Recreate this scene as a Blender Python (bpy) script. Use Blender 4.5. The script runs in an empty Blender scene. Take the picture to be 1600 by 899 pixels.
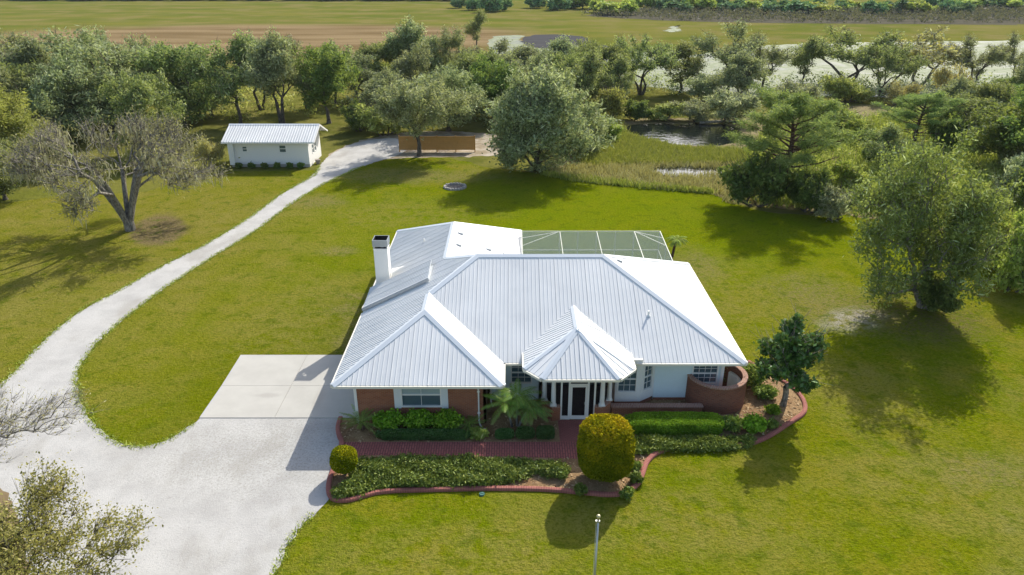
import bpy, bmesh, math, random
import numpy as np
from mathutils import Vector, Matrix

R = math.radians
SC = bpy.context.scene
COL = SC.collection

# ------------------------------------------------------------------ camera, sky, sun, exposure
CAM_H, FPX, PITCH = 22.0, 1120.0, math.atan(505.5 / 1120.0)
cam_d = bpy.data.cameras.new('camera')
cam_d.sensor_width = 36.0
cam_d.lens = FPX / 1600.0 * 36.0
cam_d.clip_start = 0.5
cam_d.clip_end = 8000.0
cam = bpy.data.objects.new('camera', cam_d)
COL.objects.link(cam)
cam.location = (0, 0, CAM_H)
cam.rotation_euler = (math.pi / 2 - PITCH, 0, 0)
SC.camera = cam

SUN_AZ, SUN_EL = R(28), R(37)
world = bpy.data.worlds.new('World')
SC.world = world
world.use_nodes = True
wn = world.node_tree
wn.nodes.clear()
sky = wn.nodes.new('ShaderNodeTexSky')
sky.sky_type = 'NISHITA'
sky.sun_disc = False
sky.sun_elevation = SUN_EL
sky.sun_rotation = SUN_AZ
sky.dust_density = 2.0
sky.ozone_density = 0.4
bg = wn.nodes.new('ShaderNodeBackground')
bg.inputs[1].default_value = 0.15
wo = wn.nodes.new('ShaderNodeOutputWorld')
wn.links.new(sky.outputs[0], bg.inputs[0])
wn.links.new(bg.outputs[0], wo.inputs[0])

sun_d = bpy.data.lights.new('sun', 'SUN')
sun_d.energy = 4.3
sun_d.angle = R(0.5)
sun_d.color = (1.0, 0.95, 0.86)
sun = bpy.data.objects.new('sun', sun_d)
COL.objects.link(sun)
_sd = Vector((math.sin(SUN_AZ) * math.cos(SUN_EL), math.cos(SUN_AZ) * math.cos(SUN_EL), math.sin(SUN_EL)))
sun.rotation_euler = (-_sd).to_track_quat('-Z', 'Y').to_euler()
sun.location = _sd * 100

SC.view_settings.view_transform = 'Standard'
SC.view_settings.look = 'None'
SC.view_settings.exposure = 0.58
SC.view_settings.gamma = 1.0

# ------------------------------------------------------------------ survey helper: a point of the photograph on the ground
_cp, _sp = math.cos(PITCH), math.sin(PITCH)
def at(x, y, z=0.0):
    u = (x - 799.0) / FPX; v = (y - 449.5) / FPX
    d = (u, _cp - v * _sp, -_sp - v * _cp)
    t = (z - CAM_H) / d[2]
    return (t * d[0], t * d[1], z)
def height_at(y, Y):
    v = (y - 449.5) / FPX
    return CAM_H + Y * (-_sp - v * _cp) / (_cp - v * _sp)
def px_scale(Y, z=0.0):
    return (Y * _cp - (z - CAM_H) * _sp) / FPX      # metres per photo pixel

# ------------------------------------------------------------------ material helpers
class NT:
    def __init__(s, name):
        s.m = bpy.data.materials.new(name); s.m.use_nodes = True
        s.t = s.m.node_tree; s.t.nodes.clear()
        s.out = s.n('ShaderNodeOutputMaterial')
    def n(s, typ, **k):
        nd = s.t.nodes.new(typ)
        for a, b in k.items(): setattr(nd, a, b)
        return nd
    def l(s, a, b): s.t.links.new(a, b)
    def set(s, sock, v):
        if isinstance(v, bpy.types.NodeSocket): s.l(v, sock)
        else:
            if isinstance(v, tuple) and len(v) == 3 and sock.type == 'RGBA': v = v + (1,)
            sock.default_value = v
    def pos(s):
        if not hasattr(s, '_p'): s._p = s.n('ShaderNodeNewGeometry').outputs['Position']
        return s._p
    def obj(s): return s.n('ShaderNodeTexCoord').outputs['Object']
    def noise(s, scale, detail=3, rough=0.55, vec=None, dist=0.0):
        nd = s.n('ShaderNodeTexNoise')
        nd.inputs['Scale'].default_value = scale; nd.inputs['Detail'].default_value = detail
        nd.inputs['Roughness'].default_value = rough; nd.inputs['Distortion'].default_value = dist
        s.l(vec if vec is not None else s.pos(), nd.inputs['Vector'])
        return nd.outputs['Fac']
    def math(s, op, a, b=0.0, clamp=False):
        nd = s.n('ShaderNodeMath', operation=op, use_clamp=clamp)
        s.set(nd.inputs[0], a); s.set(nd.inputs[1], b)
        return nd.outputs[0]
    def ramp(s, v, a, b, lo=0.0, hi=1.0):
        nd = s.n('ShaderNodeMapRange', interpolation_type='SMOOTHSTEP')
        s.set(nd.inputs[0], v)
        for i, q in enumerate((a, b, lo, hi)): nd.inputs[i + 1].default_value = q
        return nd.outputs[0]
    def mix(s, f, a, b):
        nd = s.n('ShaderNodeMix', data_type='RGBA')
        s.set(nd.inputs[0], f); s.set(nd.inputs[6], a); s.set(nd.inputs[7], b)
        return nd.outputs[2]
    def cramp(s, v, stops):
        nd = s.n('ShaderNodeValToRGB')
        el = nd.color_ramp.elements
        while len(el) < len(stops): el.new(0.5)
        for e, (p, c) in zip(el, stops):
            e.position = p; e.color = tuple(c) + (1,)
        s.set(nd.inputs[0], v)
        return nd.outputs[0]
    def bump(s, h, strength=0.4, dist=0.05):
        nd = s.n('ShaderNodeBump')
        nd.inputs['Strength'].default_value = strength; nd.inputs['Distance'].default_value = dist
        s.l(h, nd.inputs['Height'])
        return nd.outputs[0]
    def mapping(s, vec, scale=(1, 1, 1), rot=(0, 0, 0), loc=(0, 0, 0)):
        nd = s.n('ShaderNodeMapping')
        nd.inputs['Scale'].default_value = scale; nd.inputs['Rotation'].default_value = rot; nd.inputs['Location'].default_value = loc
        s.l(vec, nd.inputs['Vector'])
        return nd.outputs[0]
    def blob(s, cx, cy, rx, ry, wob=0.3, soft=0.35, nscale=0.35, rot=0.0):
        # patch of wear with its own shape on the ground
        sub = s.n('ShaderNodeVectorMath', operation='SUBTRACT'); s.l(s.pos(), sub.inputs[0]); sub.inputs[1].default_value = (cx, cy, 0)
        mp = s.mapping(sub.outputs[0], rot=(0, 0, rot))
        mp = s.mapping(mp, scale=(1 / rx, 1 / ry, 0))
        ln = s.n('ShaderNodeVectorMath', operation='LENGTH'); s.l(mp, ln.inputs[0])
        nz = s.noise(nscale, 4, 0.6)
        v = s.math('ADD', ln.outputs['Value'], s.math('MULTIPLY', s.math('SUBTRACT', nz, 0.5), wob * 4))
        return s.ramp(v, 1 - soft, 1 + soft, 1.0, 0.0)
    def bsdf(s, color, rough=0.8, metal=0.0, spec=0.3, normal=None, alpha=None):
        p = s.n('ShaderNodeBsdfPrincipled')
        s.set(p.inputs['Base Color'], color); s.set(p.inputs['Roughness'], rough)
        p.inputs['Metallic'].default_value = metal
        p.inputs['Specular IOR Level'].default_value = spec
        if normal is not None: s.l(normal, p.inputs['Normal'])
        if alpha is not None: p.inputs['Alpha'].default_value = alpha
        s.l(p.outputs[0], s.out.inputs[0])
        return s.m

def simple(name, color, rough=0.7, metal=0.0, spec=0.3, var=0.12, nscale=6.0, bump=0.0):
    t = NT(name)
    nz = t.noise(nscale, 4)
    c = t.mix(nz, tuple(x * (1 - var) for x in color), tuple(min(1, x * (1 + var)) for x in color))
    return t.bsdf(c, rough, metal, spec, t.bump(nz, bump, 0.03) if bump else None)

M = {}
def mats():
    # ---- ground (far pasture and everything unmown)
    t = NT('pasture')
    pv = t.pos()
    st = t.mapping(pv, scale=(0.012, 0.05, 0))
    big = t.noise(1.0, 4, 0.55, st)
    mid = t.noise(0.06, 4)
    fine = t.noise(1.6, 4, 0.7)
    c = t.mix(t.ramp(big, 0.35, 0.65), (0.105, 0.125, 0.018), (0.155, 0.150, 0.028))
    c = t.mix(t.ramp(mid, 0.4, 0.75), c, (0.20, 0.165, 0.06))
    dry = t.blob(-85, 244, 95, 60, 0.10, 0.2, 0.03)
    band = t.noise(1.0, 4, 0.6, t.mapping(pv, scale=(0.015, 0.09, 0)))
    drc = t.mix(t.ramp(band, 0.35, 0.65), (0.165, 0.11, 0.055), (0.265, 0.19, 0.105))
    c = t.mix(dry, c, drc)
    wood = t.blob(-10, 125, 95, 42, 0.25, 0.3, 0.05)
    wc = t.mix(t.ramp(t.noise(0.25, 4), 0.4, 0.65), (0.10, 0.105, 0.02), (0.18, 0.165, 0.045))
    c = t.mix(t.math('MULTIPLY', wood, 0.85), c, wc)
    c = t.mix(t.math('MULTIPLY', t.ramp(fine, 0.35, 0.7), 0.35), c, (0.07, 0.08, 0.02))
    M['pasture'] = t.bsdf(c, 1.0, 0, 0.0, t.bump(fine, 0.5, 0.25))

    # ---- mown lawn
    t = NT('lawn')
    pv = t.pos()
    big = t.noise(0.09, 4, 0.6)
    mid = t.noise(0.45, 5, 0.65)
    sm = t.noise(3.2, 4, 0.7)
    fine = t.noise(11.0, 3, 0.8)
    vfine = t.noise(30.0, 2, 0.8)
    clump = t.noise(1.0, 4, 0.75, t.mapping(pv, scale=(4.5, 7.5, 1), rot=(0, 0, 0.5)))
    c = t.mix(t.ramp(big, 0.38, 0.62), (0.126, 0.172, 0.001), (0.166, 0.188, 0.003))
    c = t.mix(t.math('MULTIPLY', t.ramp(mid, 0.47, 0.64), 0.85), c, (0.215, 0.200, 0.014))
    dryn = t.noise(0.17, 5, 0.68, t.mapping(pv, loc=(3, 9, 0)))
    c = t.mix(t.math('MULTIPLY', t.ramp(dryn, 0.46, 0.64), 0.55), c, (0.245, 0.215, 0.05))
    c = t.mix(t.math('MULTIPLY', t.ramp(sm, 0.50, 0.68), 0.55), c, (0.245, 0.23, 0.04))
    vivid = t.blob(10, 64, 26, 15, 0.2, 0.45, 0.12)
    c = t.mix(t.math('MULTIPLY', vivid, 0.85), c, t.mix(t.ramp(mid, 0.35, 0.7), (0.142, 0.200, 0.0), (0.176, 0.214, 0.001)))
    v2 = t.blob(-13, 38, 6, 12, 0.3, 0.5, 0.2, 0.5)
    c = t.mix(t.math('MULTIPLY', v2, 0.5), c, (0.100, 0.130, 0.002))
    lefty = t.blob(-40, 55, 22, 26, 0.25, 0.4, 0.12)
    c = t.mix(t.math('MULTIPLY', lefty, 0.75), c, t.mix(t.ramp(mid, 0.35, 0.68), (0.205, 0.190, 0.024), (0.26, 0.215, 0.06)))
    # worn and dried places
    tan = (0.245, 0.195, 0.105)
    for b in ((-11.6, 45.0, 1.4, 1.1), (-10.8, 47.2, 1.6, .6), (-14.5, 56.2, 1.5, 1.0), (22.2, 46.5, 3.4, 4.4), (-10.5, 79.5, 9, 2.8), (14.5, 53.0, 2.0, 3.2), (-20, 70, 3, 2), (23, 27.5, 3.2, 1.2), (26, 24, 2.2, 1.8), (-10.2, 41.6, 1.2, 2.6)):
        k = t.blob(*b, 0.45, 0.6, 0.6)
        c = t.mix(t.math('MULTIPLY', t.math('MULTIPLY', k, t.ramp(sm, 0.25, 0.7)), 0.8), c, tan)
    for b in ((-14.5, 44, 3.5, 7), (15.5, 47, 3.5, 8), (24, 26, 7.5, 3.2), (7, 24.2, 6, 2.4), (-2.5, 22, 5, 2.0), (19.5, 33.5, 3, 5), (-40, 48, 11, 6), (-27, 66, 6, 3.5), (-10, 66, 7, 4), (31, 31, 4, 5)):
        k = t.blob(*b, 0.5, 0.6, 0.25)
        c = t.mix(t.math('MULTIPLY', t.math('MULTIPLY', k, t.ramp(t.noise(1.3, 5, 0.7), 0.36, 0.62)), 0.6), c, (0.26, 0.225, 0.06))
    sand = t.blob(23.4, 43.6, 2.8, 1.3, 0.45, 0.5, 0.7, -0.5)
    c = t.mix(t.math('MULTIPLY', sand, t.ramp(t.noise(1.4, 4), 0.35, 0.6)), c, (0.42, 0.38, 0.32))
    litter = t.blob(28.2, 43.5, 4.2, 3.2, 0.3, 0.5, 0.5)
    c = t.mix(t.math('MULTIPLY', litter, t.ramp(sm, 0.3, 0.65, 0, .8)), c, (0.16, 0.115, 0.07))
    bedl = t.blob(-32.2, 61.6, 2.3, 4.6, 0.18, 0.2, 0.5, -0.45)
    c = t.mix(t.math('MULTIPLY', bedl, 0.9), c, t.mix(sm, (0.15, 0.10, 0.062), (0.27, 0.19, 0.13)))
    blue = t.blob(25.5, 23.5, 6.5, 2.2, 0.5, 0.6, 0.35, -0.5)
    c = t.mix(t.math('MULTIPLY', t.math('MULTIPLY', blue, t.ramp(mid, 0.42, 0.6)), 0.45), c, (0.19, 0.21, 0.115))
    weed = t.noise(0.9, 5, 0.7, t.mapping(pv, loc=(7, 3, 0)))
    c = t.mix(t.math('MULTIPLY', t.ramp(weed, 0.53, 0.64), 0.65), c, (0.066, 0.115, 0.004))
    c = t.mix(t.math('MULTIPLY', t.ramp(clump, 0.50, 0.60), 0.65), c, (0.078, 0.096, 0.003))
    c = t.mix(t.math('MULTIPLY', t.ramp(clump, 0.46, 0.36), 0.45), c, (0.235, 0.215, 0.022))
    c = t.mix(t.math('MULTIPLY', t.ramp(fine, 0.42, 0.66), 0.42), c, (0.072, 0.090, 0.002))
    c = t.mix(t.math('MULTIPLY', t.ramp(vfine, 0.52, 0.72), 0.4), c, (0.245, 0.225, 0.022))
    h = t.math('ADD', t.math('MULTIPLY', fine, 0.7), t.math('MULTIPLY', sm, 0.9))
    M['lawn'] = t.bsdf(c, 1.0, 0, 0.0, t.bump(h, 1.0, 0.16))

    t = NT('white_gravel')
    a = t.noise(0.5, 4, 0.6); b = t.noise(9, 4, 0.75); d = t.noise(28, 2, 0.7)
    c = t.mix(t.ramp(a, 0.35, 0.7), (0.455, 0.445, 0.42), (0.375, 0.365, 0.345))
    c = t.mix(t.math('MULTIPLY', t.ramp(b, 0.56, 0.70), 0.55), c, (0.22, 0.22, 0.20))
    c = t.mix(t.math('MULTIPLY', t.ramp(d, 0.58, 0.72), 0.45), c, (0.30, 0.29, 0.27))
    dirty = t.blob(-12.5, 28.8, 5, 3, 0.3, 0.6, 0.6)
    c = t.mix(t.math('MULTIPLY', t.math('MULTIPLY', dirty, t.ramp(b, 0.42, 0.6)), 0.5), c, (0.27, 0.26, 0.22))
    edge_n = t.noise(0.22, 5, 0.65, t.mapping(t.pos(), scale=(1.0, 0.6, 1), rot=(0, 0, -0.6)))
    c = t.mix(t.math('MULTIPLY', t.ramp(edge_n, 0.5, 0.66), 0.55), c, (0.30, 0.285, 0.25))
    rut = t.blob(-17.9, 64, 1.0, 20, 0.2, .6, .4, 0.42)
    c = t.mix(t.math('MULTIPLY', rut, 0.15), c, (0.5, 0.45, 0.38))
    M['gravel'] = t.bsdf(c, 0.95, 0, 0.1, t.bump(t.math('ADD', b, d), 0.5, 0.04))

    t = NT('sandy_soil')
    a = t.noise(0.6, 5, 0.6); b = t.noise(6, 3)
    c = t.mix(t.ramp(a, 0.35, 0.65), (0.40, 0.35, 0.28), (0.24, 0.19, 0.12))
    c = t.mix(t.math('MULTIPLY', t.ramp(b, .5, .7), .4), c, (0.14, 0.12, 0.07))
    M['sandy'] = t.bsdf(c, 0.95, 0, 0.1, t.bump(b, 0.4, 0.05))

    t = NT('concrete')
    a = t.noise(0.7, 5, 0.6); b = t.noise(14, 3)
    c = t.mix(t.ramp(a, 0.3, 0.7), (0.445, 0.43, 0.385), (0.40, 0.385, 0.345))
    stn = t.blob(-13.6, 34.0, .7, .22, .3, .6, 1.2)
    c = t.mix(t.math('MULTIPLY', stn, 0.5), c, (0.30, 0.28, 0.25))
    stn = t.blob(-10.7, 33.7, .25, 1.2, .35, .5, 1.2)
    c = t.mix(t.math('MULTIPLY', stn, 0.3), c, (0.32, 0.29, 0.25))
    c = t.mix(t.math('MULTIPLY', b, 0.12), c, (0.3, 0.3, 0.28))
    M['concrete'] = t.bsdf(c, 0.85, 0, 0.2, t.bump(b, 0.1, 0.01))

    t = NT('mulch')
    a = t.noise(1.0, 4, 0.6); b = t.noise(16, 3, 0.8)
    c = t.mix(t.ramp(a, 0.35, 0.65), (0.26, 0.155, 0.075), (0.40, 0.27, 0.14))
    c = t.mix(t.math('MULTIPLY', t.ramp(b, 0.4, 0.68), 0.6), c, (0.13, 0.075, 0.038))
    M['mulch'] = t.bsdf(c, 0.95, 0, 0.1, t.bump(b, 0.9, 0.06))
    t = NT('mulch_chip')
    at_ = t.n('ShaderNodeAttribute', attribute_name='tone')
    c = t.cramp(at_.outputs['Fac'], [(0, (0.16, 0.09, 0.045)), (0.5, (0.38, 0.25, 0.13)), (1, (0.60, 0.45, 0.27))])
    M['chip'] = t.bsdf(c, 0.9, 0, 0.1)

    def bricks(name, c1, c2, mortar, bw, bh, rot=(0, 0, 0), src='obj', msize=0.012, bumps=0.6, patch=None):
        t = NT(name)
        v = t.obj() if src == 'obj' else t.pos()
        v = t.mapping(v, rot=rot)
        bt = t.n('ShaderNodeTexBrick')
        bt.inputs['Scale'].default_value = 1.0
        bt.inputs['Brick Width'].default_value = bw; bt.inputs['Row Height'].default_value = bh
        bt.inputs['Mortar Size'].default_value = msize; bt.inputs['Bias'].default_value = 0.0
        bt.inputs['Mortar Smooth'].default_value = 0.1
        t.l(v, bt.inputs['Vector'])
        nz = t.noise(1.2, 4); 
        t.set(bt.inputs['Color1'], c1); t.set(bt.inputs['Color2'], c2); t.set(bt.inputs['Mortar'], mortar)
        c = t.mix(t.math('MULTIPLY', t.ramp(nz, 0.35, 0.7), 0.35), bt.outputs['Color'], tuple(x * 0.62 for x in c1))
        h = t.math('SUBTRACT', 1.0, bt.outputs['Fac'])
        M[name] = t.bsdf(c, 0.88, 0, 0.2, t.bump(h, bumps, 0.02))
    bricks('brick_front', (0.37, 0.125, 0.055), (0.27, 0.08, 0.04), (0.30, 0.20, 0.14), 0.215, 0.075, rot=(R(90), 0, 0))
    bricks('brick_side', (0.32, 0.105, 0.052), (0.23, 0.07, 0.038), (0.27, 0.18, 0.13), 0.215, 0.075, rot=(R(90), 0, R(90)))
    bricks('paver', (0.37, 0.125, 0.105), (0.30, 0.095, 0.085), (0.13, 0.055, 0.05), 0.42, 0.125, rot=(0, 0, R(90)), src='pos', msize=0.022, bumps=0.8)
    bricks('paver_walk', (0.36, 0.12, 0.10), (0.29, 0.092, 0.08), (0.15, 0.07, 0.06), 0.2, 0.1, src='pos', msize=0.014, bumps=0.8)
    bricks('coping', (0.42, 0.23, 0.16), (0.34, 0.16, 0.11), (0.42, 0.33, 0.27), 0.3, 0.09, rot=(0, 0, R(90)), src='pos', msize=0.014, bumps=0.8)
    # ring wall: bricks wrapped by the generated uv
    t = NT('brick_ring')
    uv = t.n('ShaderNodeUVMap'); uv.uv_map = 'UVMap'
    bt = t.n('ShaderNodeTexBrick')
    bt.inputs['Scale'].default_value = 1.0; bt.inputs['Brick Width'].default_value = 0.215; bt.inputs['Row Height'].default_value = 0.075
    bt.inputs['Mortar Size'].default_value = 0.012
    t.l(uv.outputs[0], bt.inputs['Vector'])
    t.set(bt.inputs['Color1'], (0.27, 0.09, 0.048)); t.set(bt.inputs['Color2'], (0.18, 0.058, 0.036)); t.set(bt.inputs['Mortar'], (0.22, 0.14, 0.10))
    M['brick_ring'] = t.bsdf(bt.outputs['Color'], 0.88, 0, 0.2, t.bump(t.math('SUBTRACT', 1.0, bt.outputs['Fac']), 0.6, 0.02))
    t = NT('kerb_red')
    a = t.noise(2.2, 4); uv = t.n('ShaderNodeUVMap'); uv.uv_map = 'UVMap'
    sep = t.n('ShaderNodeSeparateXYZ'); t.l(uv.outputs[0], sep.inputs[0])
    fr = t.math('FRACT', t.math('MULTIPLY', sep.outputs[0], 1 / 0.115))
    jn = t.ramp(fr, 0.10, 0.2)
    c = t.mix(t.ramp(a, 0.35, 0.7), (0.36, 0.135, 0.105), (0.27, 0.10, 0.08))
    c = t.mix(jn, (0.18, 0.07, 0.06), c)
    M['kerb'] = t.bsdf(c, 0.85, 0, 0.2, t.bump(jn, 0.6, 0.015))

    # ---- painted metal roofing
    t = NT('roof_metal')
    a = t.noise(0.35, 5, 0.6); st = t.noise(1.0, 4, 0.6, t.mapping(t.pos(), scale=(0.8, 0.8, 0.3)))
    oi = t.n('ShaderNodeObjectInfo').outputs['Random']
    c = t.mix(t.ramp(a, 0.3, 0.7), (0.74, 0.745, 0.73), (0.66, 0.67, 0.66))
    c = t.mix(t.math('MULTIPLY', oi, 0.30), c, (0.58, 0.59, 0.59))
    c = t.mix(t.math('MULTIPLY', t.ramp(st, 0.55, 0.75), 0.2), c, (0.48, 0.50, 0.52))
    M['roof'] = t.bsdf(c, t.ramp(a, 0.2, 0.8, 0.5, 0.6), 0.0, 0.22)
    t = NT('roof_cap')
    a = t.noise(0.8, 4)
    M['cap'] = t.bsdf(t.mix(a, (0.66, 0.70, 0.72), (0.58, 0.62, 0.65)), 0.38, 0.0, 0.5)
    t = NT('roof_plain')
    M['deck'] = t.bsdf((0.55, 0.56, 0.57), 0.7)
    M['white'] = simple('white_paint', (0.78, 0.77, 0.73), 0.55, var=0.05)
    M['stucco'] = simple('white_stucco', (0.76, 0.75, 0.72), 0.8, var=0.06, bump=0.2, nscale=14)
    M['siding'] = simple('pale_siding', (0.64, 0.74, 0.75), 0.6, var=0.04)
    M['shutter'] = simple('pale_shutter', (0.68, 0.70, 0.70), 0.6, var=0.05)
    M['gutter'] = simple('cream_gutter', (0.76, 0.72, 0.61), 0.5, var=0.06)
    M['dark'] = simple('dark_interior', (0.02, 0.016, 0.014), 0.6, var=0.2)
    M['door'] = simple('dark_wood_door', (0.06, 0.022, 0.014), 0.45, var=0.2)
    M['galv'] = simple('galvanised_metal', (0.34, 0.37, 0.40), 0.42, 0.7, 0.5, var=0.12)
    M['hollow_shade'] = simple('painted_hollow_shade', (0.012, 0.012, 0.012), 0.8)  # near black, paints the shade inside the chimney top
    M['pole'] = simple('pole_metal', (0.42, 0.43, 0.42), 0.38, 0.8, 0.5)
    M['gold'] = simple('gold_ball', (0.60, 0.52, 0.30), 0.35, 0.6, 0.5)
    M['frame'] = simple('cream_aluminium', (0.58, 0.59, 0.50), 0.5, var=0.04)
    M['fence'] = simple('brown_plank', (0.42, 0.225, 0.06), 0.75, var=0.25, nscale=2.2)
    M['stone'] = simple('grey_stone', (0.33, 0.31, 0.28), 0.9, var=0.35, nscale=3)
    M['ash'] = simple('ash', (0.05, 0.048, 0.05), 0.95, var=0.5, nscale=4)
    M['valve'] = simple('green_plastic', (0.05, 0.15, 0.12), 0.6)
    M['terracotta'] = simple('pot_grey', (0.25, 0.22, 0.19), 0.8)
    M['deckstone'] = simple('green_grey_paving', (0.10, 0.125, 0.105), 0.8, var=0.3, nscale=0.8)
    t = NT('window_glass')
    nz = t.noise(1.3, 3)
    p = t.n('ShaderNodeBsdfPrincipled')
    t.set(p.inputs['Base Color'], t.mix(nz, (0.06, 0.10, 0.12), (0.10, 0.15, 0.165)))
    p.inputs['Roughness'].default_value = 0.06
    p.inputs['Specular IOR Level'].default_value = 0.7
    t.l(p.outputs[0], t.out.inputs[0]); M['glass'] = t.m
    t = NT('blind_behind_glass')
    v = t.obj(); w = t.n('ShaderNodeTexWave', bands_direction='Z'); w.inputs['Scale'].default_value = 9; t.l(v, w.inputs['Vector'])
    M['blind'] = t.bsdf(t.mix(w.outputs['Fac'], (0.26, 0.35, 0.36), (0.42, 0.50, 0.50)), 0.12, 0, 0.6)
    def screen(name, col, op):
        t = NT(name)
        tr = t.n('ShaderNodeBsdfTransparent'); d = t.n('ShaderNodeBsdfDiffuse')
        nz = t.noise(1.5, 3)
        t.set(d.inputs[0], t.mix(nz, col, tuple(x * 1.3 for x in col)))
        mx = t.n('ShaderNodeMixShader'); mx.inputs[0].default_value = op
        t.l(tr.outputs[0], mx.inputs[1]); t.l(d.outputs[0], mx.inputs[2]); t.l(mx.outputs[0], t.out.inputs[0])
        M[name] = t.m
    screen('screen_mesh', (0.16, 0.20, 0.185), 0.42)
    screen('dark_screen', (0.02, 0.02, 0.022), 0.5)

    # ---- water
    t = NT('pond_water')
    nz = t.noise(0.9, 3, 0.6)
    c = t.mix(t.ramp(t.noise(0.25, 4), 0.45, 0.65), (0.006, 0.009, 0.010), (0.012, 0.016, 0.012))
    M['pond'] = t.bsdf(c, 0.04, 0, 0.5, t.bump(nz, 0.45, 0.12))
    t = NT('flood_water')
    nz = t.noise(1.0, 4, 0.6, t.mapping(t.pos(), scale=(0.5, 1.0, 1)))
    pat = t.noise(1.0, 5, 0.65, t.mapping(t.pos(), scale=(0.05, 0.11, 0)))
    st = t.noise(1.0, 4, 0.6, t.mapping(t.pos(), scale=(0.25, 0.05, 0), rot=(0, 0, 0.7)))
    pat = t.math('ADD', t.math('MULTIPLY', pat, 0.65), t.math('MULTIPLY', st, 0.35))
    w = t.n('ShaderNodeBsdfPrincipled')
    t.set(w.inputs['Base Color'], (0.15, 0.165, 0.155)); w.inputs['Roughness'].default_value = 0.55; w.inputs['Specular IOR Level'].default_value = 0.05
    t.l(t.bump(nz, 0.25, 0.05), w.inputs['Normal'])
    g = t.n('ShaderNodeBsdfPrincipled')
    t.set(g.inputs['Base Color'], t.mix(t.ramp(t.noise(0.5, 4), .4, .6), (0.12, 0.155, 0.055), (0.20, 0.22, 0.13))); g.inputs['Roughness'].default_value = 0.9
    mx = t.n('ShaderNodeMixShader'); t.l(t.ramp(pat, 0.40, 0.52, 0.3, 1.0), mx.inputs[0])
    t.l(w.outputs[0], mx.inputs[1]); t.l(g.outputs[0], mx.inputs[2]); t.l(mx.outputs[0], t.out.inputs[0])
    M['flood'] = t.m
    t = NT('wet_mud')
    a = t.noise(1.0, 4, 0.6, t.mapping(t.pos(), scale=(0.06, 0.3, 0)))
    M['wet_mud'] = t.bsdf(t.mix(a, (0.05, 0.05, 0.05), (0.10, 0.098, 0.10)), 0.9, 0, 0.0)
    t = NT('marsh_soil')
    a = t.noise(0.35, 5, 0.65); b = t.noise(2.5, 4, 0.7)
    c = t.mix(t.ramp(a, 0.35, 0.65), (0.17, 0.16, 0.045), (0.22, 0.165, 0.085))
    c = t.mix(t.math('MULTIPLY', t.ramp(b, 0.45, 0.7), 0.55), c, (0.06, 0.06, 0.02))
    M['marsh'] = t.bsdf(c, 0.95, 0, 0.1, t.bump(b, 0.8, 0.15))
    t = NT('brown_soil')
    a = t.noise(0.8, 5, 0.65)
    M['soil'] = t.bsdf(t.mix(a, (0.14, 0.10, 0.05), (0.24, 0.18, 0.10)), 0.95, 0, 0.1, t.bump(a, 0.5, 0.1))

    t = NT('brush_soil')
    a = t.noise(0.15, 5, 0.65)
    M['brush_soil'] = t.bsdf(t.mix(a, (0.075, 0.07, 0.055), (0.125, 0.115, 0.08)), 1.0, 0, 0.0)
    # ---- bark and leaves
    def bark(name, a, b):
        t = NT(name)
        nz = t.noise(3.0, 5, 0.7, t.mapping(t.obj(), scale=(3, 3, 0.7)))
        M[name] = t.bsdf(t.mix(t.ramp(nz, 0.35, 0.65), a, b), 0.95, 0, 0.1, t.bump(nz, 0.8, 0.05))
    bark('bark_oak', (0.055, 0.045, 0.035), (0.16, 0.14, 0.115))
    bark('bark_grey', (0.10, 0.09, 0.075), (0.32, 0.295, 0.25))
    bark('bark_pine', (0.06, 0.035, 0.022), (0.15, 0.095, 0.065))
    bark('bark_pale', (0.16, 0.14, 0.11), (0.33, 0.30, 0.25))
    def leaf(name, stops, transl=0.48, gloss=0.02, hue=0.015, rough=0.6, k=2.95, flat=True):
        t = NT(name)
        gloss = min(gloss, 0.02)
        if flat:
            md = stops[len(stops) // 2][1]
            stops = [(p, tuple(x * .92 + m_ * .08 for x, m_ in zip(c, md))) for p, c in stops]
            stops = [(p, (c[0] * .86, c[1], c[2])) for p, c in stops]
        stops = [(p, (min(.6, c[0] * k), min(.6, c[1] * k), min(.5, c[2] * k * .78))) for p, c in stops]
        a = t.n('ShaderNodeAttribute', attribute_name='tone').outputs['Fac']
        oi = t.n('ShaderNodeObjectInfo').outputs['Random']
        c = t.cramp(a, stops)
        hs = t.n('ShaderNodeHueSaturation')
        t.l(t.ramp(oi, 0, 1, 0.5 - hue, 0.5 + hue), hs.inputs['Hue'])
        t.l(t.ramp(oi, 0, 1, 0.86, 1.16), hs.inputs['Value']); t.l(c, hs.inputs['Color'])
        c = hs.outputs[0]
        d = t.n('ShaderNodeBsdfDiffuse'); t.l(c, d.inputs[0])
        tl = t.n('ShaderNodeBsdfTranslucent'); t.l(t.mix(0.45, c, (0.26, 0.27, 0.03)), tl.inputs[0])
        m1 = t.n('ShaderNodeMixShader'); m1.inputs[0].default_value = transl
        t.l(d.outputs[0], m1.inputs[1]); t.l(tl.outputs[0], m1.inputs[2])
        g = t.n('ShaderNodeBsdfGlossy'); g.inputs['Roughness'].default_value = rough; g.inputs[0].default_value = (1, 1, 1, 1)
        m2 = t.n('ShaderNodeMixShader'); m2.inputs[0].default_value = gloss
        t.l(m1.outputs[0], m2.inputs[1]); t.l(g.outputs[0], m2.inputs[2]); t.l(m2.outputs[0], t.out.inputs[0])
        M[name] = t.m
    leaf('leaf_oak', [(0, (0.040, 0.052, 0.020)), (0.35, (0.075, 0.088, 0.034)), (0.7, (0.125, 0.130, 0.052)), (0.9, (0.175, 0.170, 0.085)), (1, (0.20, 0.185, 0.125))])
    leaf('leaf_grey', [(0, (0.050, 0.058, 0.030)), (0.35, (0.092, 0.097, 0.052)), (0.7, (0.145, 0.142, 0.085)), (0.9, (0.205, 0.190, 0.130)), (1, (0.215, 0.20, 0.15))])
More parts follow.
